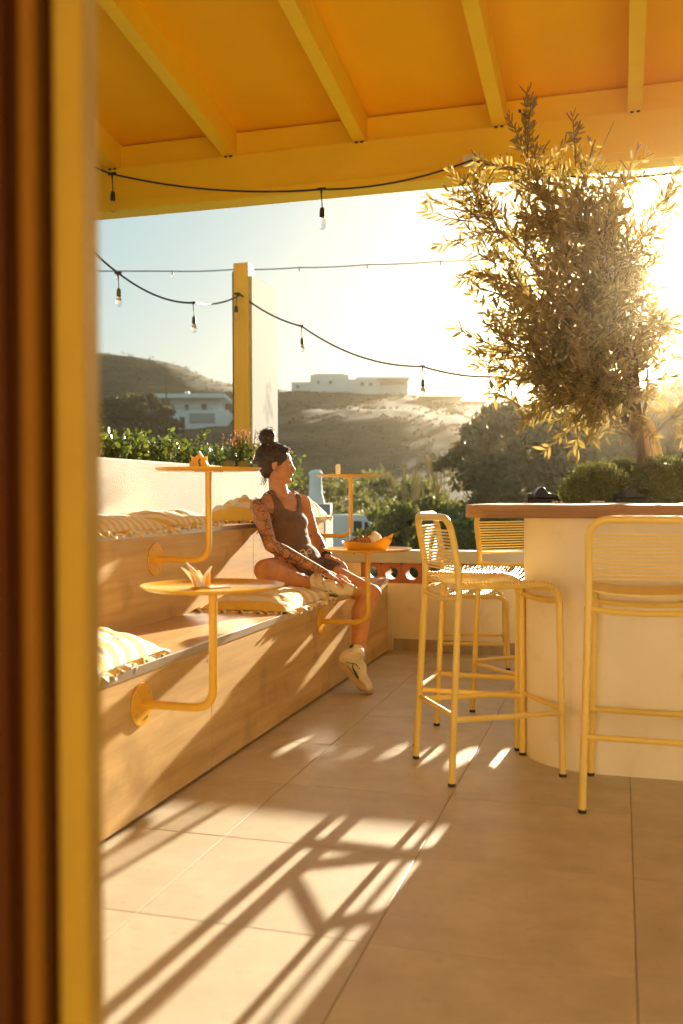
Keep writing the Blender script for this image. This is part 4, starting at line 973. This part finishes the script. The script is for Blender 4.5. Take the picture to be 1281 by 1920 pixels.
# ------------------------------------------------------------------ the seated woman
def seg(m, a, b, r0, r1, n=14):
    a, b = Vector(a), Vector(b); L_ = (b-a).length; ax = (b-a)/L_; k = 5; pts = []; rs = []
    for i in range(k+1): an = math.pi/2*(1-i/k); pts.append(a-ax*r0*math.sin(an)); rs.append(max(1e-4, r0*math.cos(an)))
    for i in range(k+1): an = math.pi/2*i/k; pts.append(b+ax*r1*math.sin(an)); rs.append(max(1e-4, r1*math.cos(an)))
    m.tube(pts, rs, n)
def chain(m, pts, rs):
    for i in range(len(pts)-1): seg(m, pts[i], pts[i+1], rs[i], rs[i+1])
def fuse(m, vox, smooth=4, fac=.5):
    me = m.mesh('tmp', M_black); o = bpy.data.objects.new('tmp', me); COL.objects.link(o)
    r_ = o.modifiers.new('r', 'REMESH'); r_.mode = 'VOXEL'; r_.voxel_size = vox; r_.use_smooth_shade = True
    s_ = o.modifiers.new('s', 'SMOOTH'); s_.iterations = smooth; s_.factor = fac
    dg = bpy.context.evaluated_depsgraph_get(); dg.update(); ev = o.evaluated_get(dg); out = bpy.data.meshes.new_from_object(ev)
    bpy.data.objects.remove(o); out.materials.clear(); return out
Lx = (RT*.68+FW*.73).normalized(); Nx = (RT*.73-FW*.68).normalized(); Ux = Vector((0,0,1))
PO = at(556, 1062, 5.62); PO.z = 0; PO = Vector((PO.x, PO.y, SEAT1+.06))
def Pp(px, py, d): return at(px, py, d)
lean = math.radians(14)
TM = Matrix((Lx, Nx, Ux)).transposed()                     # torso frame: x to her left, y to her front, z up
TMl = TM @ Matrix.Rotation(lean, 3, 'X')
hipR, hipL = Pp(541,1076,5.53), Pp(590,1072,5.73)
knR, ankR = Pp(497,1069,5.22), Pp(585,1096,5.44)
knL, ankL = Pp(695,1115,5.58), Pp(669,1218,5.41)
shR, shL = Pp(486,953,5.54), Pp(566,944,5.80)
elR, wrR = Pp(507,1022,5.33), Pp(600,1069,5.42)
elL, wrL = Pp(588,1004,5.93), Pp(613,1044,5.76)
neck0, neck1 = Pp(524,925,5.67), Pp(519,897,5.65)
HC = Pp(518,870,5.64)
b = MB()
pel = Pp(560,1060,5.63); wst = Pp(546,1022,5.66); rib = Pp(530,978,5.67); upc = Pp(526,950,5.67)
b.ball(pel, (.165,.115,.10), 20, M=TM); b.ball(pel+Ux*.03-Nx*.01, (.150,.105,.10), 20, M=TMl)
b.ball(wst, (.125,.090,.12), 20, M=TMl); b.ball((wst+rib)/2, (.132,.098,.12), 20, M=TMl)
b.ball(rib, (.148,.105,.13), 20, M=TMl); b.ball(upc, (.150,.082,.075), 20, M=TMl)
b.ball(rib+Nx*.058-Ux*.006, (.128,.068,.066), 22, M=TMl)
seg(b, neck0-Ux*.01+Lx*.02, shL+Ux*.006, .045, .040); seg(b, neck0-Ux*.01-Lx*.02, shR+Ux*.004, .045, .042)
chain(b, [neck0-Ux*.02, neck1, neck1+Ux*.03], [.060,.049,.050])
for sh, el, wr in ((shR,elR,wrR), (shL,elL,wrL)):
    b.ball(sh, (.055,.055,.058), 14); chain(b, [sh, sh.lerp(el,.35), sh.lerp(el,.75), el], [.050,.048,.040,.037])
    chain(b, [el, el.lerp(wr,.25), el.lerp(wr,.65), wr], [.037,.041,.031,.024])
chain(b, [hipR, hipR.lerp(knR,.4), hipR.lerp(knR,.85), knR], [.095,.090,.073,.064])
chain(b, [hipL, hipL.lerp(knL,.4), hipL.lerp(knL,.8), knL], [.092,.084,.066,.060])
b.ball(knL+RT*.012-FW*.01, (.052,.05,.055), 14); b.ball(knR-FW*.015, (.052,.05,.052), 14)
dR = (ankR-knR).normalized(); chain(b, [knR, knR.lerp(ankR,.32)-Ux*.008, knR.lerp(ankR,.7), ankR], [.060,.068,.050,.037])
chain(b, [knL, knL.lerp(ankL,.32)-RT*.022+FW*.01, knL.lerp(ankL,.7)-RT*.006, ankL], [.062,.066,.051,.041])
# feet (inside the shoes)
toeR = Pp(648,1101,5.44); heelR = ankR-Ux*.03-RT*.005
toeL = Pp(676,1288,5.33); heelL = Pp(636,1236,5.38)
seg(b, ankR, toeR, .034, .026); seg(b, ankL, Pp(660,1255,5.38), .034, .034); seg(b, Pp(655,1248,5.38), toeL, .036, .024)
# hands
def hand(wr, kn, spread, nrm, tips, thumb):
    d = (kn-wr).normalized(); sp = spread.normalized(); n = nrm.normalized(); mid = wr.lerp(kn,.55)
    Mh = Matrix((d, sp, n)).transposed(); b.ball(mid, (.050,.040,.016), 14, M=Mh); seg(b, wr, mid, .023, .020)
    for i, tp in enumerate(tips):
        k0 = kn+sp*(.030-.020*i)-d*(.004 if i in (1,2) else .010); seg(b, wr.lerp(k0,.5), k0, .012, .0105)
        pts = [k0]; bend = k0.lerp(tp,.45)+n*.010; pts += [bend, k0.lerp(tp,.75)+n*.008, tp]; chain(b, pts, [.0100,.0092,.0084,.0075])
    t0 = wr+d*.018+sp*.028; chain(b, [t0, t0.lerp(thumb,.55)+n*.006, thumb], [.0125,.0110,.0085])
kR = Pp(627,1083,5.435)
hand(wrR, kR, (FW*1.0-RT*.1+Ux*.05), Ux+RT*.25, [Pp(650,1085,5.50), Pp(656,1092,5.47), Pp(652,1098,5.43), Pp(643,1102,5.40)], Pp(630,1079,5.50))
kL = Pp(636,1059,5.71)
hand(wrL, kL, (-FW*.6-RT*.8-Ux*.2), (Ux+RT*.6), [Pp(633,1083,5.66), Pp(641,1087,5.67), Pp(648,1083,5.69), Pp(652,1077,5.71)], Pp(624,1074,5.67))
# head: local frame, x = face direction
fd = (RT*.995+FW*.10).normalized(); fu = Matrix.Rotation(.04, 3, (FW)).__matmul__(Ux); fl_ = Ux.cross(fd).normalized()
HM = Matrix((fd, fl_, fd.cross(fl_))).transposed()
def H(x, y, z): return HC + HM @ Vector((x, y, z))
b.ball(H(-.012,0,.030), (.094,.074,.083), 24, M=HM)            # cranium
b.ball(H(.034,0,.012), (.058,.060,.074), 20, M=HM)             # forehead and face
b.ball(H(.036,0,-.042), (.050,.050,.058), 18, M=HM)            # mid face
for s_ in (-1,1):
    b.ball(H(.052,s_*.034,-.022), (.030,.024,.024), 12, M=HM)  # cheekbones
    seg(b, H(-.010,s_*.050,-.052), H(.052,s_*.018,-.094), .020, .017)   # jaw
    b.ball(H(.083,s_*.028,.008), (.014,.022,.009), 10, M=HM)   # brow
b.ball(H(.072,0,-.094), (.020,.022,.018), 14, M=HM)            # chin
seg(b, H(-.02,0,-.05), H(.045,0,-.085), .042, .030)
chain(b, [H(.086,0,.004), H(.096,0,-.016), H(.106,0,-.034)], [.0095,.0105,.0110]); b.ball(H(.100,0,-.042), (.013,.0155,.008), 10, M=HM)
b.ball(H(.086,0,-.059), (.014,.021,.0075), 10, M=HM); b.ball(H(.083,0,-.070), (.0135,.019,.0075), 10, M=HM); b.ball(H(.072,0,-.060), (.020,.026,.020), 12, M=HM)
for s_ in (-1,1):
    b.ball(H(-.010,s_*.074,-.008), (.017,.008,.029), 12, M=HM @ Matrix.Rotation(.2,3,'Y')); b.ball(H(-.012,s_*.071,-.030), (.010,.008,.010), 8, M=HM)
bme = fuse(b, .0046, 4, .5)
def skin_mat():
    m, nt, p = new_mat('tanned_skin'); N = nt.nodes; L = nt.links
    p.inputs['Roughness'].default_value = .5; p.inputs['Subsurface Weight'].default_value = .12; p.inputs['Subsurface Radius'].default_value = (.02,.008,.004); p.inputs['Subsurface Scale'].default_value = .5
    tc = N.new('ShaderNodeTexCoord'); nz = N.new('ShaderNodeTexNoise'); nz.inputs['Scale'].default_value = 18; nz.inputs['Detail'].default_value = 5; L.new(tc.outputs['Object'], nz.inputs['Vector'])
    cr = N.new('ShaderNodeValToRGB'); e = cr.color_ramp.elements; e[0].position=.3; e[1].position=.7; e[0].color=(.52,.225,.095,1); e[1].color=(.62,.29,.13,1); L.new(nz.outputs['Fac'], cr.inputs[0])
    at_ = N.new('ShaderNodeAttribute'); at_.attribute_name = 'tattoo'
    # flower outlines: distorted rings around cell centres plus line work
    wn_ = N.new('ShaderNodeTexNoise'); wn_.inputs['Scale'].default_value = 16; L.new(tc.outputs['Object'], wn_.inputs['Vector'])
    va = N.new('ShaderNodeVectorMath'); va.operation='MULTIPLY_ADD'; va.inputs[1].default_value=(.045,.045,.045); L.new(wn_.outputs['Color'], va.inputs[0]); L.new(tc.outputs['Object'], va.inputs[2])
    vo = N.new('ShaderNodeTexVoronoi'); vo.inputs['Scale'].default_value = 13; L.new(va.outputs[0], vo.inputs['Vector'])
    mu = N.new('ShaderNodeMath'); mu.operation='MULTIPLY'; mu.inputs[1].default_value = 42; L.new(vo.outputs['Distance'], mu.inputs[0])
    si = N.new('ShaderNodeMath'); si.operation='SINE'; L.new(mu.outputs[0], si.inputs[0])
    r1 = N.new('ShaderNodeMapRange'); r1.inputs[1].default_value=.35; r1.inputs[2].default_value=.85; L.new(si.outputs[0], r1.inputs[0])
    v2 = N.new('ShaderNodeTexVoronoi'); v2.feature='DISTANCE_TO_EDGE'; v2.inputs['Scale'].default_value=20; L.new(va.outputs[0], v2.inputs['Vector'])
    r2_ = N.new('ShaderNodeMapRange'); r2_.inputs[1].default_value=.10; r2_.inputs[2].default_value=.03; L.new(v2.outputs['Distance'], r2_.inputs[0])
    mxm = N.new('ShaderNodeMath'); mxm.operation='MAXIMUM'; L.new(r1.outputs[0], mxm.inputs[0]); L.new(r2_.outputs[0], mxm.inputs[1])
    n3 = N.new('ShaderNodeTexNoise'); n3.inputs['Scale'].default_value=11; L.new(tc.outputs['Object'], n3.inputs['Vector'])
    r3 = N.new('ShaderNodeMapRange'); r3.inputs[1].default_value=.40; r3.inputs[2].default_value=.56; r3.inputs[3].default_value=.25; L.new(n3.outputs['Fac'], r3.inputs[0])
    q1 = N.new('ShaderNodeMath'); q1.operation='MULTIPLY'; L.new(mxm.outputs[0], q1.inputs[0]); L.new(r3.outputs[0], q1.inputs[1])
    q2 = N.new('ShaderNodeMath'); q2.operation='MULTIPLY'; L.new(q1.outputs[0], q2.inputs[0]); L.new(at_.outputs['Fac'], q2.inputs[1])
    q3 = N.new('ShaderNodeMath'); q3.operation='MULTIPLY'; q3.inputs[1].default_value=.9; L.new(q2.outputs[0], q3.inputs[0])
    mx = N.new('ShaderNodeMix'); mx.data_type='RGBA'; L.new(q3.outputs[0], mx.inputs[0]); L.new(cr.outputs[0], mx.inputs[6]); mx.inputs[7].default_value=(.045,.05,.048,1)
    L.new(mx.outputs[2], p.inputs['Base Color']); return m
bme.transform(Matrix.Translation(-PO)); bme.materials.append(skin_mat()); bme.name = 'person'
co = np.empty(len(bme.vertices)*3, 'f'); bme.vertices.foreach_get('co', co); co = co.reshape(-1,3)+np.array(PO)
nr = np.empty(len(bme.vertices)*3, 'f'); bme.vertex_normals.foreach_get('vector', nr); nr = nr.reshape(-1,3)
def sd_seg(P, a, b_):
    a = np.array(a); b_ = np.array(b_); ab = b_-a; t = np.clip(((P-a)@ab)/(ab@ab), 0, 1); return np.linalg.norm(P-(a+t[:,None]*ab), axis=1), t
dA, tA = sd_seg(co, shR, elR); dB, tB = sd_seg(co, elR, wrR); dC, tC = sd_seg(co, elL, wrL); dT, _ = sd_seg(co, rib, wst)
tat = np.maximum.reduce([(dA < .075)*1.0*((dA<dT*.8)|(tA>.2)), (dB < .052)*1.0, (dC < .048)*.75])
at__ = bme.attributes.new('tattoo', 'FLOAT', 'POINT'); at__.data.foreach_set('value', tat.astype('f'))
bme.polygons.foreach_set('use_smooth', [True]*len(bme.polygons))
person = link('person', bme, None, PO); tag(person, 'woman in brown tank top and shorts sitting on the bench, one leg folded', 'person')
def childof(mb, name, mt, smooth=True, mods=None, ang=None):
    me = mb.mesh(name, mt, smooth, ang) if isinstance(mb, MB) else mb
    me.transform(Matrix.Translation(-PO)); return link(name, me, person)
# clothes: shells grown off the body
faces = [tuple(p.vertices) for p in bme.polygons]
def shell(name, mask, off, mt, thick=.0025, push=None):
    keep = [f for f in faces if all(mask[v] for v in f)]; used = sorted({v for f in keep for v in f}); mp_ = {v: i for i, v in enumerate(used)}
    P = co[used]+nr[used]*(off if np.isscalar(off) else off[used][:,None])-np.array(PO)
    me = bpy.data.meshes.new(name); me.from_pydata([tuple(v) for v in P], [], [tuple(mp_[v] for v in f) for f in keep]); me.materials.append(mt)
    me.polygons.foreach_set('use_smooth', [True]*len(me.polygons)); o = link(name, me, person); s0 = o.modifiers.new('soft', 'SMOOTH'); s0.iterations = 14; s0.factor = .5; s_ = o.modifiers.new('solid', 'SOLIDIFY'); s_.thickness = thick; s_.offset = 1; return o
T_ = np.array(TM); loc = (co-np.array(rib))@T_                     # torso coordinates: x left, y front, z up
Rl = np.array(TMl); loc2 = (co-np.array(rib))@Rl
top_z = np.array(upc)[2]; 
distarm = np.minimum(dA, sd_seg(co, shL, elL)[0]); dLm = np.minimum.reduce([dB, dC, sd_seg(co, hipR, knR)[0]-.04, sd_seg(co, hipL, knL)[0]-.04])
pz = np.array(pel)[2]
x_, y_, z_ = loc2[:,0], loc2[:,1], loc2[:,2]
front = y_ > 0
neckline = np.where(front, .042+ np.abs(x_/.082)**3*.12, .10+np.abs(x_/.085)**3*.08)
armhole = (np.abs(x_) < .135-.25*np.clip(z_-.02,0,.2)) 
notarm = (dA > .058+.10*np.clip(.25-tA,0,1)) | (np.abs(x_) < .125)
strap = (np.abs(x_) > .076) & (np.abs(x_) < .116) & (z_ >= .04) & (z_ < neckline+.03)
bodyz = (z_ < .04) & (np.abs(x_) < .165)
tank = ((bodyz) | strap | ((z_ >= .02) & (z_ < neckline) & (np.abs(x_) <= .118)))
tank &= (co[:,2] > pz+.015) & (z_ < .20) & (dB > .048) & (dC > .05) & ~((z_ > .0) & (np.abs(x_) > .128)) & (sd_seg(co, sh_ := np.array(shR), elR)[0] > .052) | (strap & (z_ < .20) & (z_ > .02) & (dA > .03))
tank &= (sd_seg(co, elR, wrR)[0] > .05) & ~((dA < .056) & (tA > .12)) & ~((sd_seg(co, shL, elL)[0] < .054) & (sd_seg(co, shL, elL)[1] > .12)) & (sd_seg(co, neck0, neck1)[0] > .061)
M_tank = mat('brown_ribbed_cotton', (.165,.088,.055), .85, c2=(.14,.072,.045), scale=30, bump=.35, bscale=90, sheen=.2)
M_short = mat('brown_shorts_cotton', (.12,.065,.042), .9, c2=(.10,.055,.035), scale=20, bump=.4, bscale=50)
shell('tank_top', tank, .007, M_tank)
dR_, tR_ = sd_seg(co, hipR, knR); dL_, tL_ = sd_seg(co, hipL, knL)
isthR = (dR_ < .11) & (dR_ <= dL_+.02); isthL = (dL_ < .11)
sh_mask = ((co[:,2] < pz+.045) & (np.linalg.norm((co-np.array(pel))[:, :2], axis=1) < .21) & (dB > .045) & (tR_ < .40) & (tL_ < .36) ) | (isthR & (tR_ < .38) & (dR_<.10)) | (isthL & (tL_ < .34) & (dL_<.10))
sh_mask &= (co[:,2] < pz+.045) & (dB > .042) & (dC > .042) & (sd_seg(co, knR, ankR)[0] > .07)
shell('shorts', sh_mask, .008, M_short, .003)
# waist drawstring
wf = np.array(Pp(573,1036,5.54)); wfv = Vector(wf)
m = MB()
for s_ in (-1,1):
    a0 = wfv; m.tube([a0, a0+Lx*s_*.022+Ux*.020+Nx*.006, a0+Lx*s_*.048+Ux*.012+Nx*.004, a0+Lx*s_*.044-Ux*.006, a0+Lx*s_*.015-Ux*.004, a0], .0028, 6)
    m.tube([a0, a0+Lx*s_*.012-Ux*.03+Nx*.01, a0+Lx*s_*.024-Ux*.062+Nx*.012], .0028, 6)
m.ball(a0, (.007,.006,.006), 8)
childof(m, 'drawstring', mat('cream_cord', (.78,.68,.5), .8))
# watch
dw = (wrL-elL).normalized(); wc = wrL-dw*.012
Mw = dw.to_track_quat('Z', 'Y').to_matrix()
m = MB(); m.lathe([(.0285,-.011),(.031,-.010),(.031,.010),(.0285,.011)], 20, wc, M=Mw); cp = wc+(Ux*.6+RT*.7).normalized()*.030; m.box(cp, (.030,.026,.009), M=(Ux*.6+RT*.7).to_track_quat('Z','Y').to_matrix(), bev=.003); childof(m, 'wristwatch', M_rubber)
# eyes, brows, lashes, earring, neck tattoo
for s_ in (-1,1):
    m = MB(); m.ball(H(.0735,s_*.029,-.006), (.0125,.014,.0105), 14, M=HM); childof(m, 'eye', mat('eye_white', (.75,.72,.66), .2))
    m = MB(); m.ball(H(.0845,s_*.031,-.006), (.0035,.0055,.0055), 10, M=HM); childof(m, 'iris', M_black)
    m = MB(); m.tube([H(.090,s_*.012,.010), H(.090,s_*.028,.0165), H(.078,s_*.046,.012)], [.0032,.0036,.0016], 6); childof(m, 'eyebrow', M_bark)
    m = MB(); m.tube([H(.087,s_*.018,.000), H(.087,s_*.030,.003), H(.077,s_*.043,.000)], .0016, 5); childof(m, 'eyelash', M_black)
m = MB(); m.ball(H(.096,0,-.060), (.004,.017,.004), 8, M=HM); m.ball(H(.0935,0,-.069), (.004,.014,.004), 8, M=HM); childof(m, 'lips', mat('lip_skin', (.42,.13,.09), .4))
m = MB(); m.box(H(-.010,-.084,-.044), (.016,.003,.014), M=HM, bev=.001); m.box(H(-.010,-.087,-.044), (.010,.002,.004), M=HM); childof(m, 'earring', mat('dark_silver', (.25,.24,.22), .3, metal=.8))
# hair: cap grown from the skull, bun and loose curls
hr = random.Random(8)
m = MB(); m.ball(H(-.020,0,.040), (.100,.083,.086), 26, M=HM); m.ball(H(-.045,0,.002), (.066,.070,.070), 20, M=HM); m.ball(H(-.052,0,-.04), (.040,.052,.045), 16, M=HM)
m.ball(H(.030,0,.085), (.050,.060,.028), 16, M=HM)
for s_ in (-1,1): m.ball(H(.018,s_*.048,.048), (.052,.030,.045), 14, M=HM); m.ball(H(-.045,s_*.045,-.018), (.034,.030,.042), 12, M=HM)
BUN = H(-.050,0,.160); m.ball(BUN, (.048,.046,.043), 18, M=HM); m.ball(H(-.045,0,.120), (.030,.030,.030), 12, M=HM)
for _ in range(150):
    v = Vector((hr.gauss(0,1), hr.gauss(0,1), hr.gauss(0,1))).normalized(); p = BUN+HM @ Vector((v.x*.043, v.y*.043, v.z*.040)); m.ball(p, hr.uniform(.007,.013), 6)
for _ in range(260):
    v = Vector((hr.gauss(0,1), hr.gauss(0,1), abs(hr.gauss(0,1))-.3)).normalized(); q = Vector((-.020+v.x*.100, v.y*.082, .040+v.z*.086))
    if q.x > .045 and q.z < .07: continue
    m.ball(H(*q), hr.uniform(.005,.011), 6)
hme_ = fuse(m, .005, 2, .4); M_hair = mat('dark_brown_hair', (.030,.016,.009), .42, c2=(.06,.030,.014), scale=60, stretch=(1,1,.4), bump=.8, bscale=120)
hme_.materials.append(M_hair); hme_.polygons.foreach_set('use_smooth', [True]*len(hme_.polygons)); hme_.transform(Matrix.Translation(-PO)); hme_.name = 'hair'; hairo = link('hair', hme_, person)
m = MB()
def curl(p, dv, ln, rad, turns, r=.0011):
    dv = dv.normalized(); s1 = dv.orthogonal().normalized(); s2 = dv.cross(s1); ph = hr.uniform(0,6); n_ = 14
    m.tube([p+dv*ln*i/n_+(s1*math.cos(ph+turns*6.28*i/n_)+s2*math.sin(ph+turns*6.28*i/n_))*rad*(.4+.6*i/n_) for i in range(n_+1)], [r]*n_+[r*.4], 4)
for _ in range(120):
    v = HM @ Vector((hr.gauss(0,1), hr.gauss(0,1), hr.gauss(.3,1))).normalized(); curl(BUN+v*.038, v+HM @ Vector((hr.gauss(0,.7),hr.gauss(0,.7),hr.gauss(0,.7))), hr.uniform(.012,.035), .006, 1.5)
for _ in range(150):
    y = hr.uniform(-.07,.07); x = .068-abs(y)*.45+hr.gauss(0,.006); curl(H(x,y,.088-abs(y)*.35+hr.gauss(0,.006)), HM @ Vector((hr.uniform(.3,1),hr.gauss(0,.5),hr.uniform(-.3,.8))), hr.uniform(.012,.030), .006, 1.6)
for _ in range(160):
    v = Vector((hr.gauss(-.2,1), hr.gauss(0,1), hr.gauss(.4,.8))).normalized(); curl(H(-.020+v.x*.098, v.y*.080, .038+v.z*.086), HM @ (v+Vector((hr.gauss(0,.8),hr.gauss(0,.8),hr.gauss(0,.8)))), hr.uniform(.012,.03), .006, 1.2)
for _ in range(16): curl(H(-.062+hr.gauss(0,.012), -.03+hr.gauss(0,.02), -.075), HM @ Vector((-.15+hr.gauss(0,.2), hr.gauss(0,.2), -1)), hr.uniform(.03,.075), .005, 1.2)
me = m.mesh('loose_curls', M_hair, True); me.transform(Matrix.Translation(-PO)); tag(link('loose_curls', me, hairo), kind='stuff')
# shoes and socks
M_shoe = mat('cream_shoe_leather', (.78,.70,.55), .6, c2=(.70,.62,.46), scale=14, bump=.15, bscale=70); M_sole = mat('tan_rubber_sole', (.52,.38,.21), .7, c2=(.45,.32,.17), scale=20)
M_green = mat('dark_green_logo', (.035,.075,.05), .5); M_lace = mat('white_lace', (.82,.76,.64), .8); M_sock = mat('white_sock', (.85,.80,.70), .9, bump=.4, bscale=90)
def shoe(Ms, origin, ank):
    "local frame: x to the toe, y outwards, z up from the sole; length about .28"
    R3 = Ms @ Matrix.Diagonal((1.04,1.2,1.22)); O = Vector(origin); w3 = lambda x, y, z: O + R3 @ Vector((x, y, z))
    u = MB(); u.ball(w3(.045,0,.050), (.050,.036,.048), 18, M=R3); u.ball(w3(.110,0,.046), (.072,.036,.038), 18, M=R3); u.ball(w3(.185,.002,.036), (.062,.042,.026), 18, M=R3); u.ball(w3(.225,.002,.030), (.036,.036,.020), 14, M=R3)
    seg(u, w3(.045,0,.05), w3(.062,0,.088), .038, .036); u.ball(w3(.112,0,.075), (.048,.024,.020), 12, M=R3)
    um = fuse(u, .0045, 4, .5); um.materials.append(M_shoe); um.polygons.foreach_set('use_smooth', [True]*len(um.polygons)); um.name = 'shoe'; um.transform(Matrix.Translation(-PO)); so_ = link('shoe', um, person)
    so_m = MB(); n_ = 40; outl = []
    for k_ in range(n_):
        t = 2*math.pi*k_/n_; x = .130+.138*math.cos(t); wv = .037+.010*math.cos(t)-.006*math.cos(2*t); outl.append((x, wv*math.sin(t)))
    V = []
    for (z, sc_) in ((-.002,.94),(.004,1.0),(.018,1.03),(.026,.99)):
        for (x, y) in outl:
            rise = .018*max(0,(x-.20)/.07)**2+.006*max(0,(.03-x)/.04)**2; heel = .008*max(0,min(1,(.09-x)/.09)) if z > .01 else 0
            V.append(w3(.13+(x-.13)*sc_, y*sc_, z+rise+heel+(.0025*math.sin(x*190) if .003 < z < .01 else 0)))
    F = [(i*n_+k_, i*n_+(k_+1)%n_, (i+1)*n_+(k_+1)%n_, (i+1)*n_+k_) for i in range(3) for k_ in range(n_)]+[tuple(range(n_-1,-1,-1)), tuple(3*n_+k_ for k_ in range(n_))]
    so_m.add(V, F); me = so_m.mesh('sole', M_sole, True, .6); me.transform(Matrix.Translation(-PO)); link('sole', me, so_)
    lc = MB()
    for k_ in range(6):
        x = .085+k_*.017; z = .097-k_*.0062; lc.tube([w3(x,-.026,z-.018), w3(x+.004,-.012,z), w3(x+.004,.012,z), w3(x,.026,z-.018)], .0028, 6)
    for s_ in (-1,1):
        lc.tube([w3(.085,0,.102), w3(.078,s_*.02,.118), w3(.090,s_*.042,.106), w3(.098,s_*.03,.092), w3(.087,0,.101)], .0024, 6); lc.tube([w3(.087,0,.101), w3(.10,s_*.025,.098), w3(.125,s_*.048,.062)], .0024, 6)
    me = lc.mesh('laces', M_lace, True); me.transform(Matrix.Translation(-PO)); link('laces', me, so_)
    for sy_ in (-1,1):
        lg = MB()
        lg.tube([w3(.165,sy_*.041,.030), w3(.135,sy_*.041,.036), w3(.105,sy_*.0395,.042), w3(.085,sy_*.038,.055)], [.006,.0065,.004,.0015], 6); lg.tube([w3(.06,sy_*.0385,.035), w3(.10,sy_*.039,.064), w3(.135,sy_*.036,.062)], .0022, 5)
        me = lg.mesh('side_stripe', M_green, True); me.transform(Matrix.Translation(-PO)); link('side_stripe', me, so_)
    tb = MB(); tb.ball(w3(.005,0,.098), (.006,.012,.012), 8, M=R3); me = tb.mesh('pull_tab', M_green, True); me.transform(Matrix.Translation(-PO)); link('pull_tab', me, so_)
    sk = MB(); a_ = w3(.050,0,.075); v = (ank-a_).normalized(); sk.tube([a_, w3(.055,0,.10), a_.lerp(ank,.7)+v*.012, a_.lerp(ank,.7)+v*.022], [.036,.041,.0405,.040], 18)
    me = sk.mesh('sock', M_sock, True); me.transform(Matrix.Translation(-PO)); link('sock', me, person)
    return w3
def frame(toe, heel, up):
    x = (toe-heel).normalized(); y = up.cross(x).normalized(); z = x.cross(y); return Matrix((x, y, z)).transposed()
# her left shoe: heel against the bench, toe down on the floor
hl = Pp(628,1238,5.385); tl = Pp(681,1299,5.31); up_ = (RT*.85-FW*.05+Ux*.75)
MsL = frame(tl, hl, up_); shoe(MsL, hl+(hl-tl).normalized()*0, ankL)
# her right shoe: lying across the seat edge, sole to the front, laces up towards the camera
hR_ = Pp(577,1110,5.47); tR2 = Pp(656,1108,5.45)
MsR = frame(tR2, hR_, (Ux*.75-FW*.65)); shoe(MsR, Pp(578,1116,5.475), ankR-Ux*.004)
# ------------------------------------------------------------------ haze
HD = .0006
hz = MB(); hz.b2((-915,-915,-3.2), (915,915,46)); o = hz.build('haze', None); o.data.materials.clear()
mh = bpy.data.materials.new('haze_air'); mh.use_nodes = True; nt = mh.node_tree; nt.nodes.remove(nt.nodes['Principled BSDF'])
pv = nt.nodes.new('ShaderNodeVolumePrincipled'); pv.inputs['Color'].default_value = (1.0,.82,.55,1); pv.inputs['Density'].default_value = HD; pv.inputs['Anisotropy'].default_value = .945
nt.links.new(pv.outputs[0], nt.nodes['Material Output'].inputs['Volume']); o.data.materials.append(mh); tag(o, 'thin warm evening haze over the whole valley', 'haze', kind='stuff')
mh.cycles.homogeneous_volume = True
